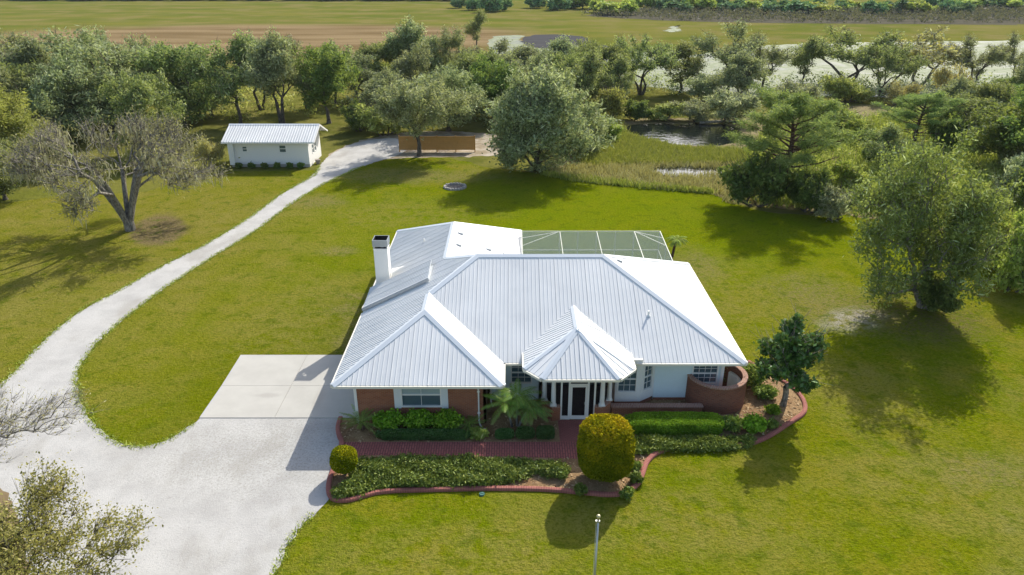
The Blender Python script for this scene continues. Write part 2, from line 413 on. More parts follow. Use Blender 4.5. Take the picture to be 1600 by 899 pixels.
    leaf('leaf_green', [(0, (0.032, 0.058, 0.016)), (0.4, (0.062, 0.095, 0.024)), (0.8, (0.115, 0.150, 0.036)), (1, (0.19, 0.20, 0.07))], k=2.0)
    leaf('leaf_yellowgreen', [(0, (0.06, 0.085, 0.016)), (0.4, (0.115, 0.135, 0.026)), (0.8, (0.19, 0.19, 0.042)), (1, (0.29, 0.25, 0.09))])
    leaf('leaf_right', [(0, (0.040, 0.055, 0.015)), (0.4, (0.082, 0.098, 0.027)), (0.8, (0.145, 0.150, 0.045)), (0.93, (0.22, 0.22, 0.09)), (1, (0.30, 0.31, 0.20))], gloss=0.10, k=2.1)
    leaf('leaf_magnolia', [(0, (0.014, 0.030, 0.010)), (0.5, (0.030, 0.058, 0.016)), (0.9, (0.065, 0.105, 0.026)), (1, (0.13, 0.11, 0.04))], 0.15, 0.10, 0.01, 0.35, k=2.5)
    leaf('leaf_pine', [(0, (0.028, 0.048, 0.018)), (0.4, (0.062, 0.090, 0.030)), (0.8, (0.125, 0.150, 0.052)), (1, (0.20, 0.205, 0.09))], 0.45, k=3.2)
    leaf('leaf_olive', [(0, (0.07, 0.07, 0.022)), (0.4, (0.13, 0.125, 0.035)), (0.8, (0.20, 0.18, 0.055)), (1, (0.28, 0.22, 0.09))])
    leaf('leaf_rust', [(0, (0.11, 0.075, 0.030)), (0.4, (0.17, 0.125, 0.048)), (0.8, (0.235, 0.175, 0.07)), (1, (0.29, 0.24, 0.14))])
    leaf('leaf_far', [(0, (0.030, 0.062, 0.038)), (0.4, (0.058, 0.100, 0.052)), (0.8, (0.100, 0.145, 0.066)), (1, (0.16, 0.19, 0.09))], 0.2, k=2.5)
    leaf('leaf_purple', [(0, (0.07, 0.066, 0.062)), (0.5, (0.10, 0.094, 0.084)), (1, (0.14, 0.13, 0.10))], 0.2, k=1.1, flat=False)
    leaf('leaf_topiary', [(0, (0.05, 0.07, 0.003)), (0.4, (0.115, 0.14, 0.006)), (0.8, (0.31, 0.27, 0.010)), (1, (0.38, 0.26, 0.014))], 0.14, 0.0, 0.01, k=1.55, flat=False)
    leaf('leaf_hedge', [(0, (0.022, 0.045, 0.006)), (0.4, (0.065, 0.115, 0.012)), (0.8, (0.14, 0.20, 0.020)), (1, (0.21, 0.24, 0.04))], 0.3, 0.0, 0.01, k=2.5)
    leaf('leaf_juniper', [(0, (0.022, 0.038, 0.008)), (0.4, (0.052, 0.075, 0.013)), (0.8, (0.115, 0.130, 0.022)), (1, (0.20, 0.19, 0.05))], 0.2, 0.05, 0.01, k=2.5)
    leaf('leaf_palm', [(0, (0.030, 0.062, 0.014)), (0.5, (0.080, 0.125, 0.024)), (1, (0.20, 0.22, 0.06))], 0.3, 0.14, 0.01, 0.35, k=2.5)
    leaf('leaf_marsh', [(0, (0.095, 0.10, 0.022)), (0.35, (0.17, 0.175, 0.030)), (0.7, (0.255, 0.235, 0.048)), (1, (0.32, 0.25, 0.13))], 0.3, 0.03, k=1.75)
    leaf('leaf_reed', [(0, (0.14, 0.115, 0.045)), (0.5, (0.24, 0.195, 0.09)), (1, (0.34, 0.28, 0.16))], 0.3, 0.03, k=2.5)
    leaf('moss', [(0, (0.11, 0.105, 0.085)), (0.5, (0.18, 0.168, 0.14)), (1, (0.26, 0.245, 0.21))], 0.3, 0.02, 0.005, k=2.2, flat=False)
    leaf('leaf_mossy', [(0, (0.05, 0.055, 0.028)), (0.4, (0.10, 0.098, 0.05)), (0.8, (0.15, 0.138, 0.075)), (1, (0.20, 0.18, 0.13))], k=2.1, flat=False)
    leaf('leaf_near', [(0, (0.075, 0.068, 0.020)), (0.4, (0.145, 0.118, 0.036)), (0.8, (0.215, 0.165, 0.055)), (1, (0.29, 0.22, 0.10))], 0.45, 0.05, k=2.1)
    leaf('grass_tuft', [(0, (0.060, 0.075, 0.008)), (0.5, (0.135, 0.135, 0.018)), (1, (0.23, 0.20, 0.06))], 0.3, 0.03)
mats()

# ------------------------------------------------------------------ object helpers
def link(name, data, parent=None, mat=None):
    o = bpy.data.objects.new(name, data)
    COL.objects.link(o)
    if parent is not None: o.parent = parent
    if mat is not None and data is not None and not data.materials:
        data.materials.append(M[mat] if isinstance(mat, str) else mat)
    return o
def tag(o, label=None, cat=None, group=None, kind=None):
    if label: o['label'] = label
    if cat: o['category'] = cat
    if group: o['group'] = group
    if kind: o['kind'] = kind
    return o
def thing(name, label, cat, loc=(0, 0, 0), rz=0.0, group=None, scale=None):
    o = bpy.data.objects.new(name, None); COL.objects.link(o)
    o.empty_display_size = 0.2
    o.location = loc; o.rotation_euler = (0, 0, rz)
    if scale: o.scale = scale
    return tag(o, label, cat, group)
def copy_tree(o, parent=None):
    c = o.copy(); COL.objects.link(c)
    if parent is not None: c.parent = parent
    for ch in list(o.children): copy_tree(ch, c)
    return c

def mesh_np(name, V, F, tone=None):
    V = np.asarray(V, dtype=np.float32); F = np.asarray(F, dtype=np.int32)
    me = bpy.data.meshes.new(name)
    k = F.shape[1]
    me.vertices.add(len(V)); me.vertices.foreach_set('co', V.ravel())
    me.loops.add(F.size); me.loops.foreach_set('vertex_index', F.ravel())
    me.polygons.add(len(F))
    me.polygons.foreach_set('loop_start', np.arange(0, F.size, k, dtype=np.int32))
    if tone is not None:
        a = me.attributes.new('tone', 'FLOAT', 'FACE'); a.data.foreach_set('value', np.asarray(tone, dtype=np.float32))
    me.update(calc_edges=True)
    return me

class MB:
    """collects plain pieces into one mesh"""
    def __init__(s): s.v = []; s.f = []
    def poly(s, pts):
        b = len(s.v); s.v += [tuple(p) for p in pts]; s.f.append(tuple(range(b, b + len(pts)))); return s
    def box(s, x0, x1, y0, y1, z0, z1):
        return s.hexa([(x0, y0, z0), (x1, y0, z0), (x1, y1, z0), (x0, y1, z0), (x0, y0, z1), (x1, y0, z1), (x1, y1, z1), (x0, y1, z1)])
    def hexa(s, p):
        b = len(s.v); s.v += [tuple(q) for q in p]
        for f in ((3, 2, 1, 0), (4, 5, 6, 7), (0, 1, 5, 4), (1, 2, 6, 5), (2, 3, 7, 6), (3, 0, 4, 7)): s.f.append(tuple(b + i for i in f))
        return s
    def bar(s, a, b, w, h=None, up=(0, 0, 1)):
        h = h or w; a = Vector(a); b = Vector(b); d = (b - a).normalized(); u = Vector(up)
        if abs(d.dot(u)) > 0.95: u = Vector((0, 1, 0))
        sx = d.cross(u).normalized() * w / 2; sy = sx.cross(d).normalized() * h / 2
        return s.hexa([a - sx - sy, a + sx - sy, a + sx + sy, a - sx + sy, b - sx - sy, b + sx - sy, b + sx + sy, b - sx + sy])
    def obox(s, p0, p1, z0, z1, t0, t1):
        # upright slab between plan points p0,p1; t is measured to the right-hand side (outwards)
        p0 = Vector((p0[0], p0[1], 0)); p1 = Vector((p1[0], p1[1], 0)); d = (p1 - p0).normalized(); n = Vector((d.y, -d.x, 0))
        a, b, c, e = p0 + n * t1, p1 + n * t1, p1 + n * t0, p0 + n * t0
        return s.hexa([(q.x, q.y, z0) for q in (a, b, c, e)] + [(q.x, q.y, z1) for q in (a, b, c, e)])
    def tube(s, pts, radii, n=8, cap=True):
        b = len(s.v); P = [Vector(p) for p in pts]
        for i, p in enumerate(P):
            d = (P[min(i + 1, len(P) - 1)] - P[max(i - 1, 0)]).normalized()
            u = d.cross(Vector((0, 0, 1)) if abs(d.z) < 0.95 else Vector((1, 0, 0))).normalized(); w = d.cross(u)
            r = radii[i] if hasattr(radii, '__len__') else radii
            for k in range(n):
                a = 2 * math.pi * k / n; q = p + u * (math.cos(a) * r) + w * (math.sin(a) * r); s.v.append(tuple(q))
        for i in range(len(P) - 1):
            for k in range(n):
                k2 = (k + 1) % n
                s.f.append((b + i * n + k, b + i * n + k2, b + (i + 1) * n + k2, b + (i + 1) * n + k))
        if cap:
            s.f.append(tuple(b + k for k in range(n))[::-1]); s.f.append(tuple(b + (len(P) - 1) * n + k for k in range(n)))
        return s
    def mesh(s, name, fix=True, smooth=False):
        me = bpy.data.meshes.new(name); me.from_pydata(s.v, [], s.f); me.update()
        if fix:
            bm = bmesh.new(); bm.from_mesh(me); bmesh.ops.recalc_face_normals(bm, faces=bm.faces); bm.to_mesh(me); bm.free()
        if smooth: me.polygons.foreach_set('use_smooth', [True] * len(me.polygons))
        return me
    def build(s, name, mat, parent=None, smooth=False, fix=True):
        return link(name, s.mesh(name, fix, smooth), parent, mat)

def ragged(pts, step=0.5, amp=0.15, seed=0):
    rng = random.Random(seed); out = []
    n = len(pts)
    for i in range(n):
        a = Vector(pts[i][:2]); b = Vector(pts[(i + 1) % n][:2]); k = max(1, min(220, int((b - a).length / step)))
        for j in range(k):
            p = a.lerp(b, j / k); out.append((p.x + rng.uniform(-amp, amp), p.y + rng.uniform(-amp, amp)))
    return out
def smooth_poly(pts, it=2, closed=True):
    for _ in range(it):
        o = []; n = len(pts)
        rngi = range(n) if closed else range(n - 1)
        if not closed: o.append(pts[0])
        for i in rngi:
            a, b = pts[i], pts[(i + 1) % n]
            o.append((a[0] * .75 + b[0] * .25, a[1] * .75 + b[1] * .25)); o.append((a[0] * .25 + b[0] * .75, a[1] * .25 + b[1] * .75))
        if not closed: o.append(pts[-1])
        pts = o
    return pts
def area2(p): return sum(p[i][0] * p[(i + 1) % len(p)][1] - p[(i + 1) % len(p)][0] * p[i][1] for i in range(len(p)))
def sheet(name, pts, z, mat, parent=None):
    if area2(pts) < 0: pts = pts[::-1]
    me = bpy.data.meshes.new(name); me.from_pydata([(p[0], p[1], z) for p in pts], [], [tuple(range(len(pts)))]); me.update()
    bm = bmesh.new(); bm.from_mesh(me); bmesh.ops.triangulate(bm, faces=bm.faces); bm.to_mesh(me); bm.free()
    return tag(link(name, me, parent, mat), kind=None if parent else 'structure')
def gp(px): return [at(x, y)[:2] for x, y in px]

# ------------------------------------------------------------------ THE GROUND AND WATER
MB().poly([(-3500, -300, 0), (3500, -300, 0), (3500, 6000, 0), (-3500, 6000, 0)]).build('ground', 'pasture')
bpy.data.objects['ground']['kind'] = 'structure'

lawn_px = [(1112, 300), (1000, 292), (900, 282), (840, 272), (760, 262), (700, 246), (600, 246), (545, 252), (508, 268), (480, 266), (340, 268), (300, 262), (230, 300), (100, 306), (0, 318), (-150, 330)]
lawn = gp(lawn_px) + [(-75, 58), (-75, -40), (75, -40), (75, 52)] + gp([(1700, 420), (1640, 385), (1590, 372), (1500, 365), (1400, 350), (1330, 335), (1280, 338), (1200, 332), (1140, 318)])
sheet('lawn', ragged(lawn, 0.7, 0.22, 3), 0.006, 'lawn')

drive_px = [(400, 990), (420, 920), (445, 860), (470, 822), (512, 785), (535, 760), (545, 700), (545, 640), (420, 625), (318, 650), (300, 664), (275, 681), (245, 695), (215, 700), (190, 696), (165, 682), (140, 655), (122, 620), (117, 595), (124, 570), (150, 535), (200, 492), (262, 446), (330, 403), (400, 360), (455, 318), (500, 290), (552, 265), (590, 252), (622, 243), (640, 232), (622, 214), (560, 221), (525, 236), (503, 252), (490, 275), (440, 302), (390, 340), (322, 382), (252, 416), (190, 452), (130, 482), (80, 520), (40, 562), (10, 592), (-40, 640), (-80, 720), (-20, 800), (20, 880), (40, 990)]
sheet('gravel_driveway', ragged(smooth_poly(gp(drive_px), 1), 0.25, 0.09, 5), 0.018, 'gravel')
sheet('sandy_clearing', ragged(smooth_poly(gp([(500, 254), (525, 234), (565, 218), (640, 205), (720, 205), (800, 214), (790, 240), (745, 246), (650, 246), (610, 250)]), 2), 0.6, 0.3, 6), 0.012, 'sandy')
sheet('bare_soil', ragged(smooth_poly(gp([(-90, 740), (0, 748), (25, 800), (45, 880), (50, 990), (-120, 990)]), 2), 0.3, 0.12, 8), 0.024, 'soil')

# marsh hollow with the pond behind the lawn
sheet('marsh_ground', ragged(smooth_poly(gp([(850, 270), (900, 281), (1000, 291), (1112, 300), (1140, 318), (1330, 336), (1480, 364), (1640, 385), (1750, 300), (1700, 190), (1500, 160), (1300, 165), (1150, 184), (960, 186), (930, 200), (880, 235)]), 1), 0.8, 0.35, 9), 0.012, 'marsh')
sheet('pond', ragged(smooth_poly(gp([(968, 206), (980, 195), (1050, 193), (1150, 194), (1160, 215), (1130, 230), (1070, 228), (1000, 219)]), 2), 0.7, 0.22, 11), 0.03, 'pond')
sheet('marsh_pool', ragged(smooth_poly(gp([(1000, 264), (1060, 259), (1140, 262), (1150, 274), (1080, 279), (1015, 273)]), 2), 0.5, 0.3, 12), 0.03, 'pond')
sheet('marsh_pool', ragged(smooth_poly(gp([(1305, 268), (1350, 258), (1370, 270), (1340, 282)]), 2), 0.5, 0.3, 13), 0.03, 'pond')
sheet('marsh_pool', ragged(smooth_poly(gp([(1245, 196), (1290, 190), (1300, 206), (1255, 215)]), 2), 0.5, 0.3, 14), 0.03, 'flood')
sheet('flooded_field', ragged(smooth_poly(gp([(756, 57), (820, 54), (806, 66), (840, 74), (930, 73), (985, 80), (1060, 88), (1150, 78), (1230, 68), (1400, 66), (1750, 62), (1900, 100), (1800, 165), (1500, 158), (1300, 150), (1150, 152), (1000, 135), (880, 112), (800, 112), (770, 92)]), 1), 3.0, 0.9, 15), 0.03, 'flood')
sheet('mud_flat', ragged(smooth_poly(gp([(822, 55), (880, 54), (914, 58), (925, 68), (960, 75), (1010, 79), (1060, 80), (1055, 84), (990, 82), (930, 76), (850, 78), (812, 69)]), 1), 2.5, 0.8, 16), 0.05, 'wet_mud')
sheet('flood_puddle', ragged((gp([(1034, 49), (1043, 46), (1052, 42), (1062, 40), (1056, 44), (1064, 49), (1048, 50.5)])), 1.0, 1.3, 17), 0.05, 'flood')
sheet('brush_ground', ragged(smooth_poly(gp([(900, 24), (960, 28), (1060, 34), (1250, 37), (1700, 40), (1700, 10), (1300, 12), (1000, 10)]), 1), 4, 1.2, 18), 0.03, 'brush_soil')

# ------------------------------------------------------------------ CONCRETE PAD, PATH, BED
pad = tag(link('concrete_pad', None), kind='structure')
xs = [(-16.6, -12.62), (-12.6, -8.15)]; ys = [(31.85, 35.02), (35.04, 38.55)]
for i, (x0, x1) in enumerate(xs):
    for j, (y0, y1) in enumerate(ys):
        dx0 = 0.12 if (i == 0 and j == 1) else 0
        m = MB(); m.hexa([(x0, y0, -.05), (x1, y0, -.05), (x1, y1, -.05), (x0 - dx0, y1, -.05), (x0, y0, .05), (x1, y0, .05), (x1, y1, .05), (x0 - dx0, y1, .05)])
        m.build('slab', 'concrete', pad)

kerb_px = [(531, 654), (526, 668), (528, 682), (534, 693), (527, 712), (519, 736), (512, 756), (512, 774), (522, 784), (545, 784), (566, 777), (596, 769), (680, 767), (760, 765), (850, 766), (915, 772), (952, 776), (978, 772), (998, 757), (1004, 740), (1010, 722), (1026, 708), (1056, 700), (1120, 699), (1166, 697), (1198, 686), (1236, 660), (1256, 648), (1258, 634), (1250, 618), (1235, 604), (1213, 591), (1190, 580), (1168, 566)]
kerb_pts = smooth_poly(gp(kerb_px), 2, closed=False)
bed = kerb_pts + [(12.0, 38.5), (11.0, 38.5), (11.0, 34.5), (-7.9, 34.5), (-8.05, 31.7)]
sheet('garden_bed', bed, 0.036, 'mulch')

def sweep(pts, prof, name):
    # profile (offset, z) swept along plan points; UV x = running length
    V, F, L = [], [], [0.0]; n = len(prof)
    for i, p in enumerate(pts):
        a = Vector(pts[max(0, i - 1)]); b = Vector(pts[min(len(pts) - 1, i + 1)]); d = (b - a).normalized(); nr = Vector((-d.y, d.x))
        if i: L.append(L[-1] + (Vector(p) - Vector(pts[i - 1])).length)
        for o, z in prof: V.append((p[0] + nr.x * o, p[1] + nr.y * o, z))
    for i in range(len(pts) - 1):
        for k in range(n - 1): F.append((i * n + k, (i + 1) * n + k, (i + 1) * n + k + 1, i * n + k + 1))
    F.append(tuple(range(n))); F.append(tuple((len(pts) - 1) * n + k for k in range(n))[::-1])
    me = bpy.data.meshes.new(name); me.from_pydata(V, [], F); me.update()
    uv = me.uv_layers.new(name='UVMap'); acc = [0.0]
    for k in range(1, n): acc.append(acc[-1] + math.dist(prof[k], prof[k - 1]))
    for poly in me.polygons:
        for li in poly.loop_indices:
            vi = me.loops[li].vertex_index; uv.data[li].uv = (L[vi // n], acc[vi % n])
    bm = bmesh.new(); bm.from_mesh(me); bmesh.ops.recalc_face_normals(bm, faces=bm.faces); bm.to_mesh(me); bm.free()
    return me
kerb = link('garden_kerb', sweep(kerb_pts, [(-.10, 0), (-.10, .10), (-.06, .14), (.06, .15), (.13, .12), (.13, 0)], 'garden_kerb'), None, 'kerb')
tag(kerb, 'low winding red stamped kerb edging the front garden bed', 'kerb')

path = [(-8.55, 29.72), (2.42, 29.72), (2.42, 31.6), (4.25, 31.6), (4.25, 28.3), (2.6, 28.42), (-2.0, 28.62), (-7.4, 28.66), (-8.4, 28.4), (-8.75, 28.9)]
sheet('brick_path', path, 0.052, 'paver')
sheet('entrance_walk', [(2.43, 29.73), (4.2, 29.73), (4.2, 31.62), (2.43, 31.62)], 0.060, 'paver_walk')

# ------------------------------------------------------------------ THE HOUSE
EZ, PT = 2.7, 0.488
XL, XR, YF, YM, YB, YE, XW, XB = -9.03, 12.42, 30.77, 33.0, 46.9, 53.7, -0.45, 0.71
hw = (XW - XL) / 2; GX = XL + hw; GZ = EZ + PT * hw
mh = (YB - YM) / 2; RY = YM + mh; RZ = EZ + PT * mh; RX0 = XL + mh; RX1 = XR - mh
bw = (XB - XL) / 2; BX = XL + bw; BZ = EZ + PT * bw
P = lambda x, y, z: Vector((x, y, z))
g0, g1, g2 = P(XL, YF, EZ), P(XW, YF, EZ), P(XW, YM, EZ)
gf, gb = P(GX, YF + hw, GZ), P(GX, YM + hw, GZ)
rl, rr = P(RX0, RY, RZ), P(RX1, RY, RZ)
mr, mb = P(XR, YM, EZ), P(XR, YB, EZ)
bi, be, bl = P(XB, YB, EZ), P(XB, YE, EZ), P(XL, YE, EZ)
bf, bb = P(BX, YB - bw, BZ), P(BX, YE - bw, BZ)
ROOF = [('left', [g0, gf, gb, rl, bf, bb, bl], P(1, 0, PT)), ('garage front', [g0, g1, gf], P(0, 1, PT)), ('garage right', [g1, g2, gb, gf], P(-1, 0, PT)),
        ('front', [g2, mr, rr, rl, gb], P(0, 1, PT)), ('right', [mr, mb, rr], P(-1, 0, PT)), ('back', [mb, bi, bf, rl, rr], P(0, -1, PT)),
        ('wing right', [bi, be, bb, bf], P(-1, 0, PT)), ('wing back', [be, bl, bb], P(0, -1, PT))]
house = thing('house', 'single storey brick and siding house with wide white metal hipped roof', 'house', (0, 0, 0))

def clip(poly, axis, v, keep_gt):
    out = []
    for i in range(len(poly)):
        a, b = poly[i], poly[(i + 1) % len(poly)]
        ia = (a[axis] > v) == keep_gt; ib = (b[axis] > v) == keep_gt
        if ia: out.append(a)
        if ia != ib:
            t = (v - a[axis]) / (b[axis] - a[axis]); out.append((a[0] + (b[0] - a[0]) * t, a[1] + (b[1] - a[1]) * t))
    return out
def trange(poly, s):
    ts = []
    for i in range(len(poly)):
        a, b = poly[i], poly[(i + 1) % len(poly)]
        if (a[0] - s) * (b[0] - s) < 0: ts.append(a[1] + (b[1] - a[1]) * (s - a[0]) / (b[0] - a[0]))
    return (min(ts), max(ts)) if len(ts) >= 2 else None
def roof_plane(pts, up, parent, pw=0.9144, ribs=4, lift=0.03, rh=0.021, rw=0.045, name='roof_panel', mat='roof'):
    t = up.normalized(); s = t.cross(Vector((0, 0, 1))).normalized(); n = s.cross(t)
    if n.z < 0: n = -n
    o = pts[0]
    q = [((p - o).dot(s), (p - o).dot(t)) for p in pts]
    W = lambda a, b, h: o + s * a + t * b + n * h
    s0, s1 = min(p[0] for p in q), max(p[0] for p in q)
    k = max(1, round((s1 - s0) / pw)); w = (s1 - s0) / k; gap = 0.004
    rng = random.Random(int(abs(o.x * 31 + o.y * 7)))
    for i in range(k):
        a, b = s0 + i * w + (gap if i else 0), s0 + (i + 1) * w - (gap if i < k - 1 else 0)
        c = clip(clip(q, 0, a, True), 0, b, False)
        cc = []
        for p in c:
            if not cc or math.dist(p, cc[-1]) > 0.004: cc.append(p)
        if len(cc) > 2 and math.dist(cc[0], cc[-1]) < 0.004: cc.pop()
        if len(cc) < 3 or abs(area2(cc)) < 0.02: continue
        h = lift + rng.uniform(-0.002, 0.002)
        m = MB(); top = [W(p[0], p[1], h) for p in cc]; bot = [W(p[0], p[1], h - 0.02) for p in cc]
        m.poly(top)
        for j in range(len(cc)): m.poly([bot[j], bot[(j + 1) % len(cc)], top[(j + 1) % len(cc)], top[j]])
        for r in range(ribs):
            x = s0 + i * w + w * (r + 0.5 * rw / w + 0.02) / ribs
            lo, hi = trange(cc, x) or (0, 0)
            r2 = trange(cc, x + rw)
            if not r2: continue
            lo2, hi2 = r2
            if hi - lo < 0.08 or hi2 - lo2 < 0.05: continue
            big = 1.25 if r == 0 else 1.0
            f = 0.14 * rw
            A = [W(x, lo, h - .001), W(x + rw, lo2, h - .001), W(x + rw, hi2, h - .001), W(x, hi, h - .001)]
            T = [W(x + f, lo, h + rh * big), W(x + rw - f, lo2, h + rh * big), W(x + rw - f, hi2, h + rh * big), W(x + f, hi, h + rh * big)]
            m.hexa(A + T)
        m.build(name, mat, parent)
def cap(a, b, n1, n2, parent, w=0.22, lift=0.066, mat='cap', name='ridge_cap'):
    a, b = Vector(a), Vector(b); d = (b - a).normalized()
    m = MB(); sides = []
    for nn in (n1, n2):
        nn = nn.normalized(); sd = nn.cross(d).normalized()
        if sd.z > 0: sd = -sd
        sides.append((sd, nn))
    upv = (sides[0][1] + sides[1][1]).normalized()
    for sd, nn in sides:
        p0, p1 = a + upv * (lift + .012), b + upv * (lift + .012)
        e0, e1 = a + sd * w + nn * lift, b + sd * w + nn * lift
        m.poly([p0, p1, e1, e0]); m.poly([e0, e1, e1 - nn * .03, e0 - nn * .03])
    return m.build(name, mat, parent)
def nrm(up):
    t = up.normalized(); s = t.cross(Vector((0, 0, 1))); n = s.cross(t); return n if n.z > 0 else -n

mroof = MB()
for nm, pts, up in ROOF: mroof.poly([p - Vector((0, 0, .005)) for p in pts])
roof = mroof.build('roof', 'deck', house, fix=False)
for nm, pts, up in ROOF: roof_plane(pts, up, roof, rh=.030 if nm == 'left' else .014)
NL, NF, NR, NB = nrm(P(1, 0, PT)), nrm(P(0, 1, PT)), nrm(P(-1, 0, PT)), nrm(P(0, -1, PT))
for a, b, n1, n2 in ((g0, gf, NL, NF), (g1, gf, NF, NR), (gf, gb, NL, NR), (gb, rl, NL, NF), (rl, rr, NF, NB), (mr, rr, NF, NR), (mb, rr, NR, NB), (rl, bf, NL, NB), (bf, bb, NL, NR), (bl, bb, NL, NB), (be, bb, NR, NB)):
    cap(a, b, n1, n2, roof)
# gutters along the eaves and the soffit under them
for a, b in ((g0, g1), (g1, g2), (g2, P(.78, YM, EZ)), (P(6.3, YM, EZ), mr), (mr, mb), (mb, bi), (bi, be), (be, bl), (bl, P(XL, 42.1, EZ)), (P(XL, 38.98, EZ), g0)):
    d = (b - a).normalized(); nr = Vector((d.y, -d.x, 0))
    a2, b2 = a + nr * 0.05 - d * 0.0, b + nr * 0.05
    m = MB(); m.bar(a2 - Vector((0, 0, .055)), b2 - Vector((0, 0, .055)), 0.11, 0.13)
    m.build('gutter', 'gutter', house)
sof = MB()
sof.poly([p - Vector((0, 0, .16)) for p in (g0, g1, g2)] + [P(XR, YM, EZ - .16), P(XR, YB, EZ - .16), P(XB, YB, EZ - .16), P(XB, YE, EZ - .16), P(XL, YE, EZ - .16)])
sof.build('soffit', 'white', house, fix=False)

# raised roof section beside the chimney
ov = [P(-9.0, 39.1, 3.04), P(-9.0, 42.0, 2.745), P(-4.97, 42.0, 4.70), P(-4.97, 39.1, 5.0)]
ovu = (ov[3] - ov[0]).normalized()
m = MB(); m.poly(ov); m.poly([ov[0], ov[3], P(-4.97, 39.1, 4.69), P(-9.0, 39.1, 2.74)]); m.poly([ov[2], ov[3], P(-4.97, 39.1, 4.69)]); m.poly([ov[0], ov[1], P(-9.0, 42.0, 2.6), P(-9.0, 39.1, 2.6)])
raised = m.build('raised_roof', 'cap', house)
roof_plane(ov, ovu, raised, lift=.012, rh=.034)
MB().bar(P(-9.08, 39.06, 2.86), P(-4.95, 39.06, 4.90), 0.05, 0.15).build('fascia', 'galv', raised)
MB().bar(P(-9.08, 39.1, 2.93), P(-9.08, 42.0, 2.66), 0.06, 0.13).build('fascia', 'gutter', raised)
# cricket behind the chimney
MB().poly([P(-8.8, 43.55, 3.3), P(-7.0, 43.0, 4.08), P(-7.95, 43.5, 3.62)]).poly([P(-8.0, 42.9, 3.62), P(-6.9, 43.1, 4.12), P(-7.9, 43.7, 3.66)]).build('flashing', 'white', raised)

# ---- entrance roof
EC, EZ2, W2 = 3.47, 3.0, 2.84
z_ap = EZ2 + PT * W2
e1, e2, e3, e4, e5, e6 = P(.63, 33.62, EZ2), P(.63, 31.9, EZ2), P(1.52, 30.9, EZ2), P(5.42, 30.9, EZ2), P(6.31, 31.9, EZ2), P(6.31, 33.62, EZ2)
ap, ar = P(EC, 33.74, z_ap), P(EC, 36.45, z_ap)
er = MB()
for f in ([e1, e2, ap, ar], [e2, e3, ap], [e3, e4, ap], [e4, e5, ap], [e5, e6, ar, ap]): er.poly([p - Vector((0, 0, .005)) for p in f])
er.poly([p - Vector((0, 0, .1)) for p in (e1, e2, e3, e4, e5, e6)])
eroof = er.build('entrance_roof', 'deck', house, fix=False)
roof_plane([e1, e2, ap, ar], P(1, 0, PT), eroof)
c1 = (e2 + e3) / 2; c2 = (e4 + e5) / 2
def true_up(a, b, c):
    n = (b - a).cross(c - a).normalized()
    if n.z < 0: n = -n
    d = (b - a).normalized(); u = n.cross(d)
    return (u if u.z > 0 else -u), n
u1, n_c1 = true_up(e2, e3, ap); u2, n_c2 = true_up(e4, e5, ap); u3, n_f = true_up(e3, e4, ap)
roof_plane([e2, e3, ap], u1, eroof); roof_plane([e3, e4, ap], u3, eroof); roof_plane([e4, e5, ap], u2, eroof)
roof_plane([e5, e6, ar, ap], P(-1, 0, PT), eroof)
for a, b, n1, n2 in ((e2, ap, NL, n_c1), (e3, ap, n_c1, n_f), (e4, ap, n_f, n_c2), (e5, ap, n_c2, NR), (ap, ar, NL, NR)): cap(a, b, n1, n2, eroof, 0.17)
for a, b in ((e1, e2), (e2, e3), (e3, e4), (e4, e5), (e5, e6)):
    d = (b - a).normalized(); nr = Vector((d.y, -d.x, 0))
    MB().bar(a + nr * .05 - Vector((0, 0, .055)), b + nr * .05 - Vector((0, 0, .055)), 0.10, 0.13).build('gutter', 'gutter', eroof)

# ---- walls (right-hand side is outside when walking p0 -> p1)
def wall(name, p0, p1, z0, z1, mat, openings=(), parent=house, thick=0.14):
    p0v, p1v = Vector((p0[0], p0[1], 0)), Vector((p1[0], p1[1], 0)); L = (p1v - p0v).length
    us = sorted({0.0, L} | {o[0] for o in openings} | {o[1] for o in openings}); zs = sorted({z0, z1} | {o[2] for o in openings} | {o[3] for o in openings})
    m = MB()
    for i in range(len(us) - 1):
        for j in range(len(zs) - 1):
            uc, zc = (us[i] + us[i + 1]) / 2, (zs[j] + zs[j + 1]) / 2
            if any(o[0] < uc < o[1] and o[2] < zc < o[3] for o in openings): continue
            a = p0v.lerp(p1v, us[i] / L); b = p0v.lerp(p1v, us[i + 1] / L)
            m.obox(a, b, zs[j], zs[j + 1], -thick, 0)
    return m.build(name, mat, parent)
def window(p0, p1, u0, u1, z0, z1, nx, nz, parent=house, rail=True, glass='glass', glass_low=None, fw=0.07):
    p0v, p1v = Vector((p0[0], p0[1], 0)), Vector((p1[0], p1[1], 0)); d = (p1v - p0v).normalized()
    A = lambda u: p0v + d * u
    fr = MB()
    fr.obox(A(u0 - fw), A(u0), z0 - fw, z1 + fw, -.10, .03); fr.obox(A(u1), A(u1 + fw), z0 - fw, z1 + fw, -.10, .03)
    fr.obox(A(u0), A(u1), z1, z1 + fw, -.10, .03); fr.obox(A(u0), A(u1), z0 - fw, z0, -.10, .035)
    w = fr.build('window', 'white', parent)
    zm = (z0 + z1) / 2
    mu = MB()
    if rail: mu.obox(A(u0), A(u1), zm - .035, zm + .035, -.09, -.01)
    for k in range(1, nx):
        u = u0 + (u1 - u0) * k / nx; mu.obox(A(u - .010), A(u + .010), z0, z1, -.065, -.032)
    for k in range(1, nz):
        z = z0 + (z1 - z0) * k / nz
        if rail and abs(z - zm) < .05: continue
        mu.obox(A(u0), A(u1), z - .010, z + .010, -.062, -.034)
    if mu.v: mu.build('muntin', 'white', w)
    g = MB(); g.obox(A(u0), A(u1), zm, z1, -.075, -.068); g.build('pane', glass, w)
    g = MB(); g.obox(A(u0), A(u1), z0, zm, -.075, -.068); g.build('pane', glass_low or glass, w)
    return w

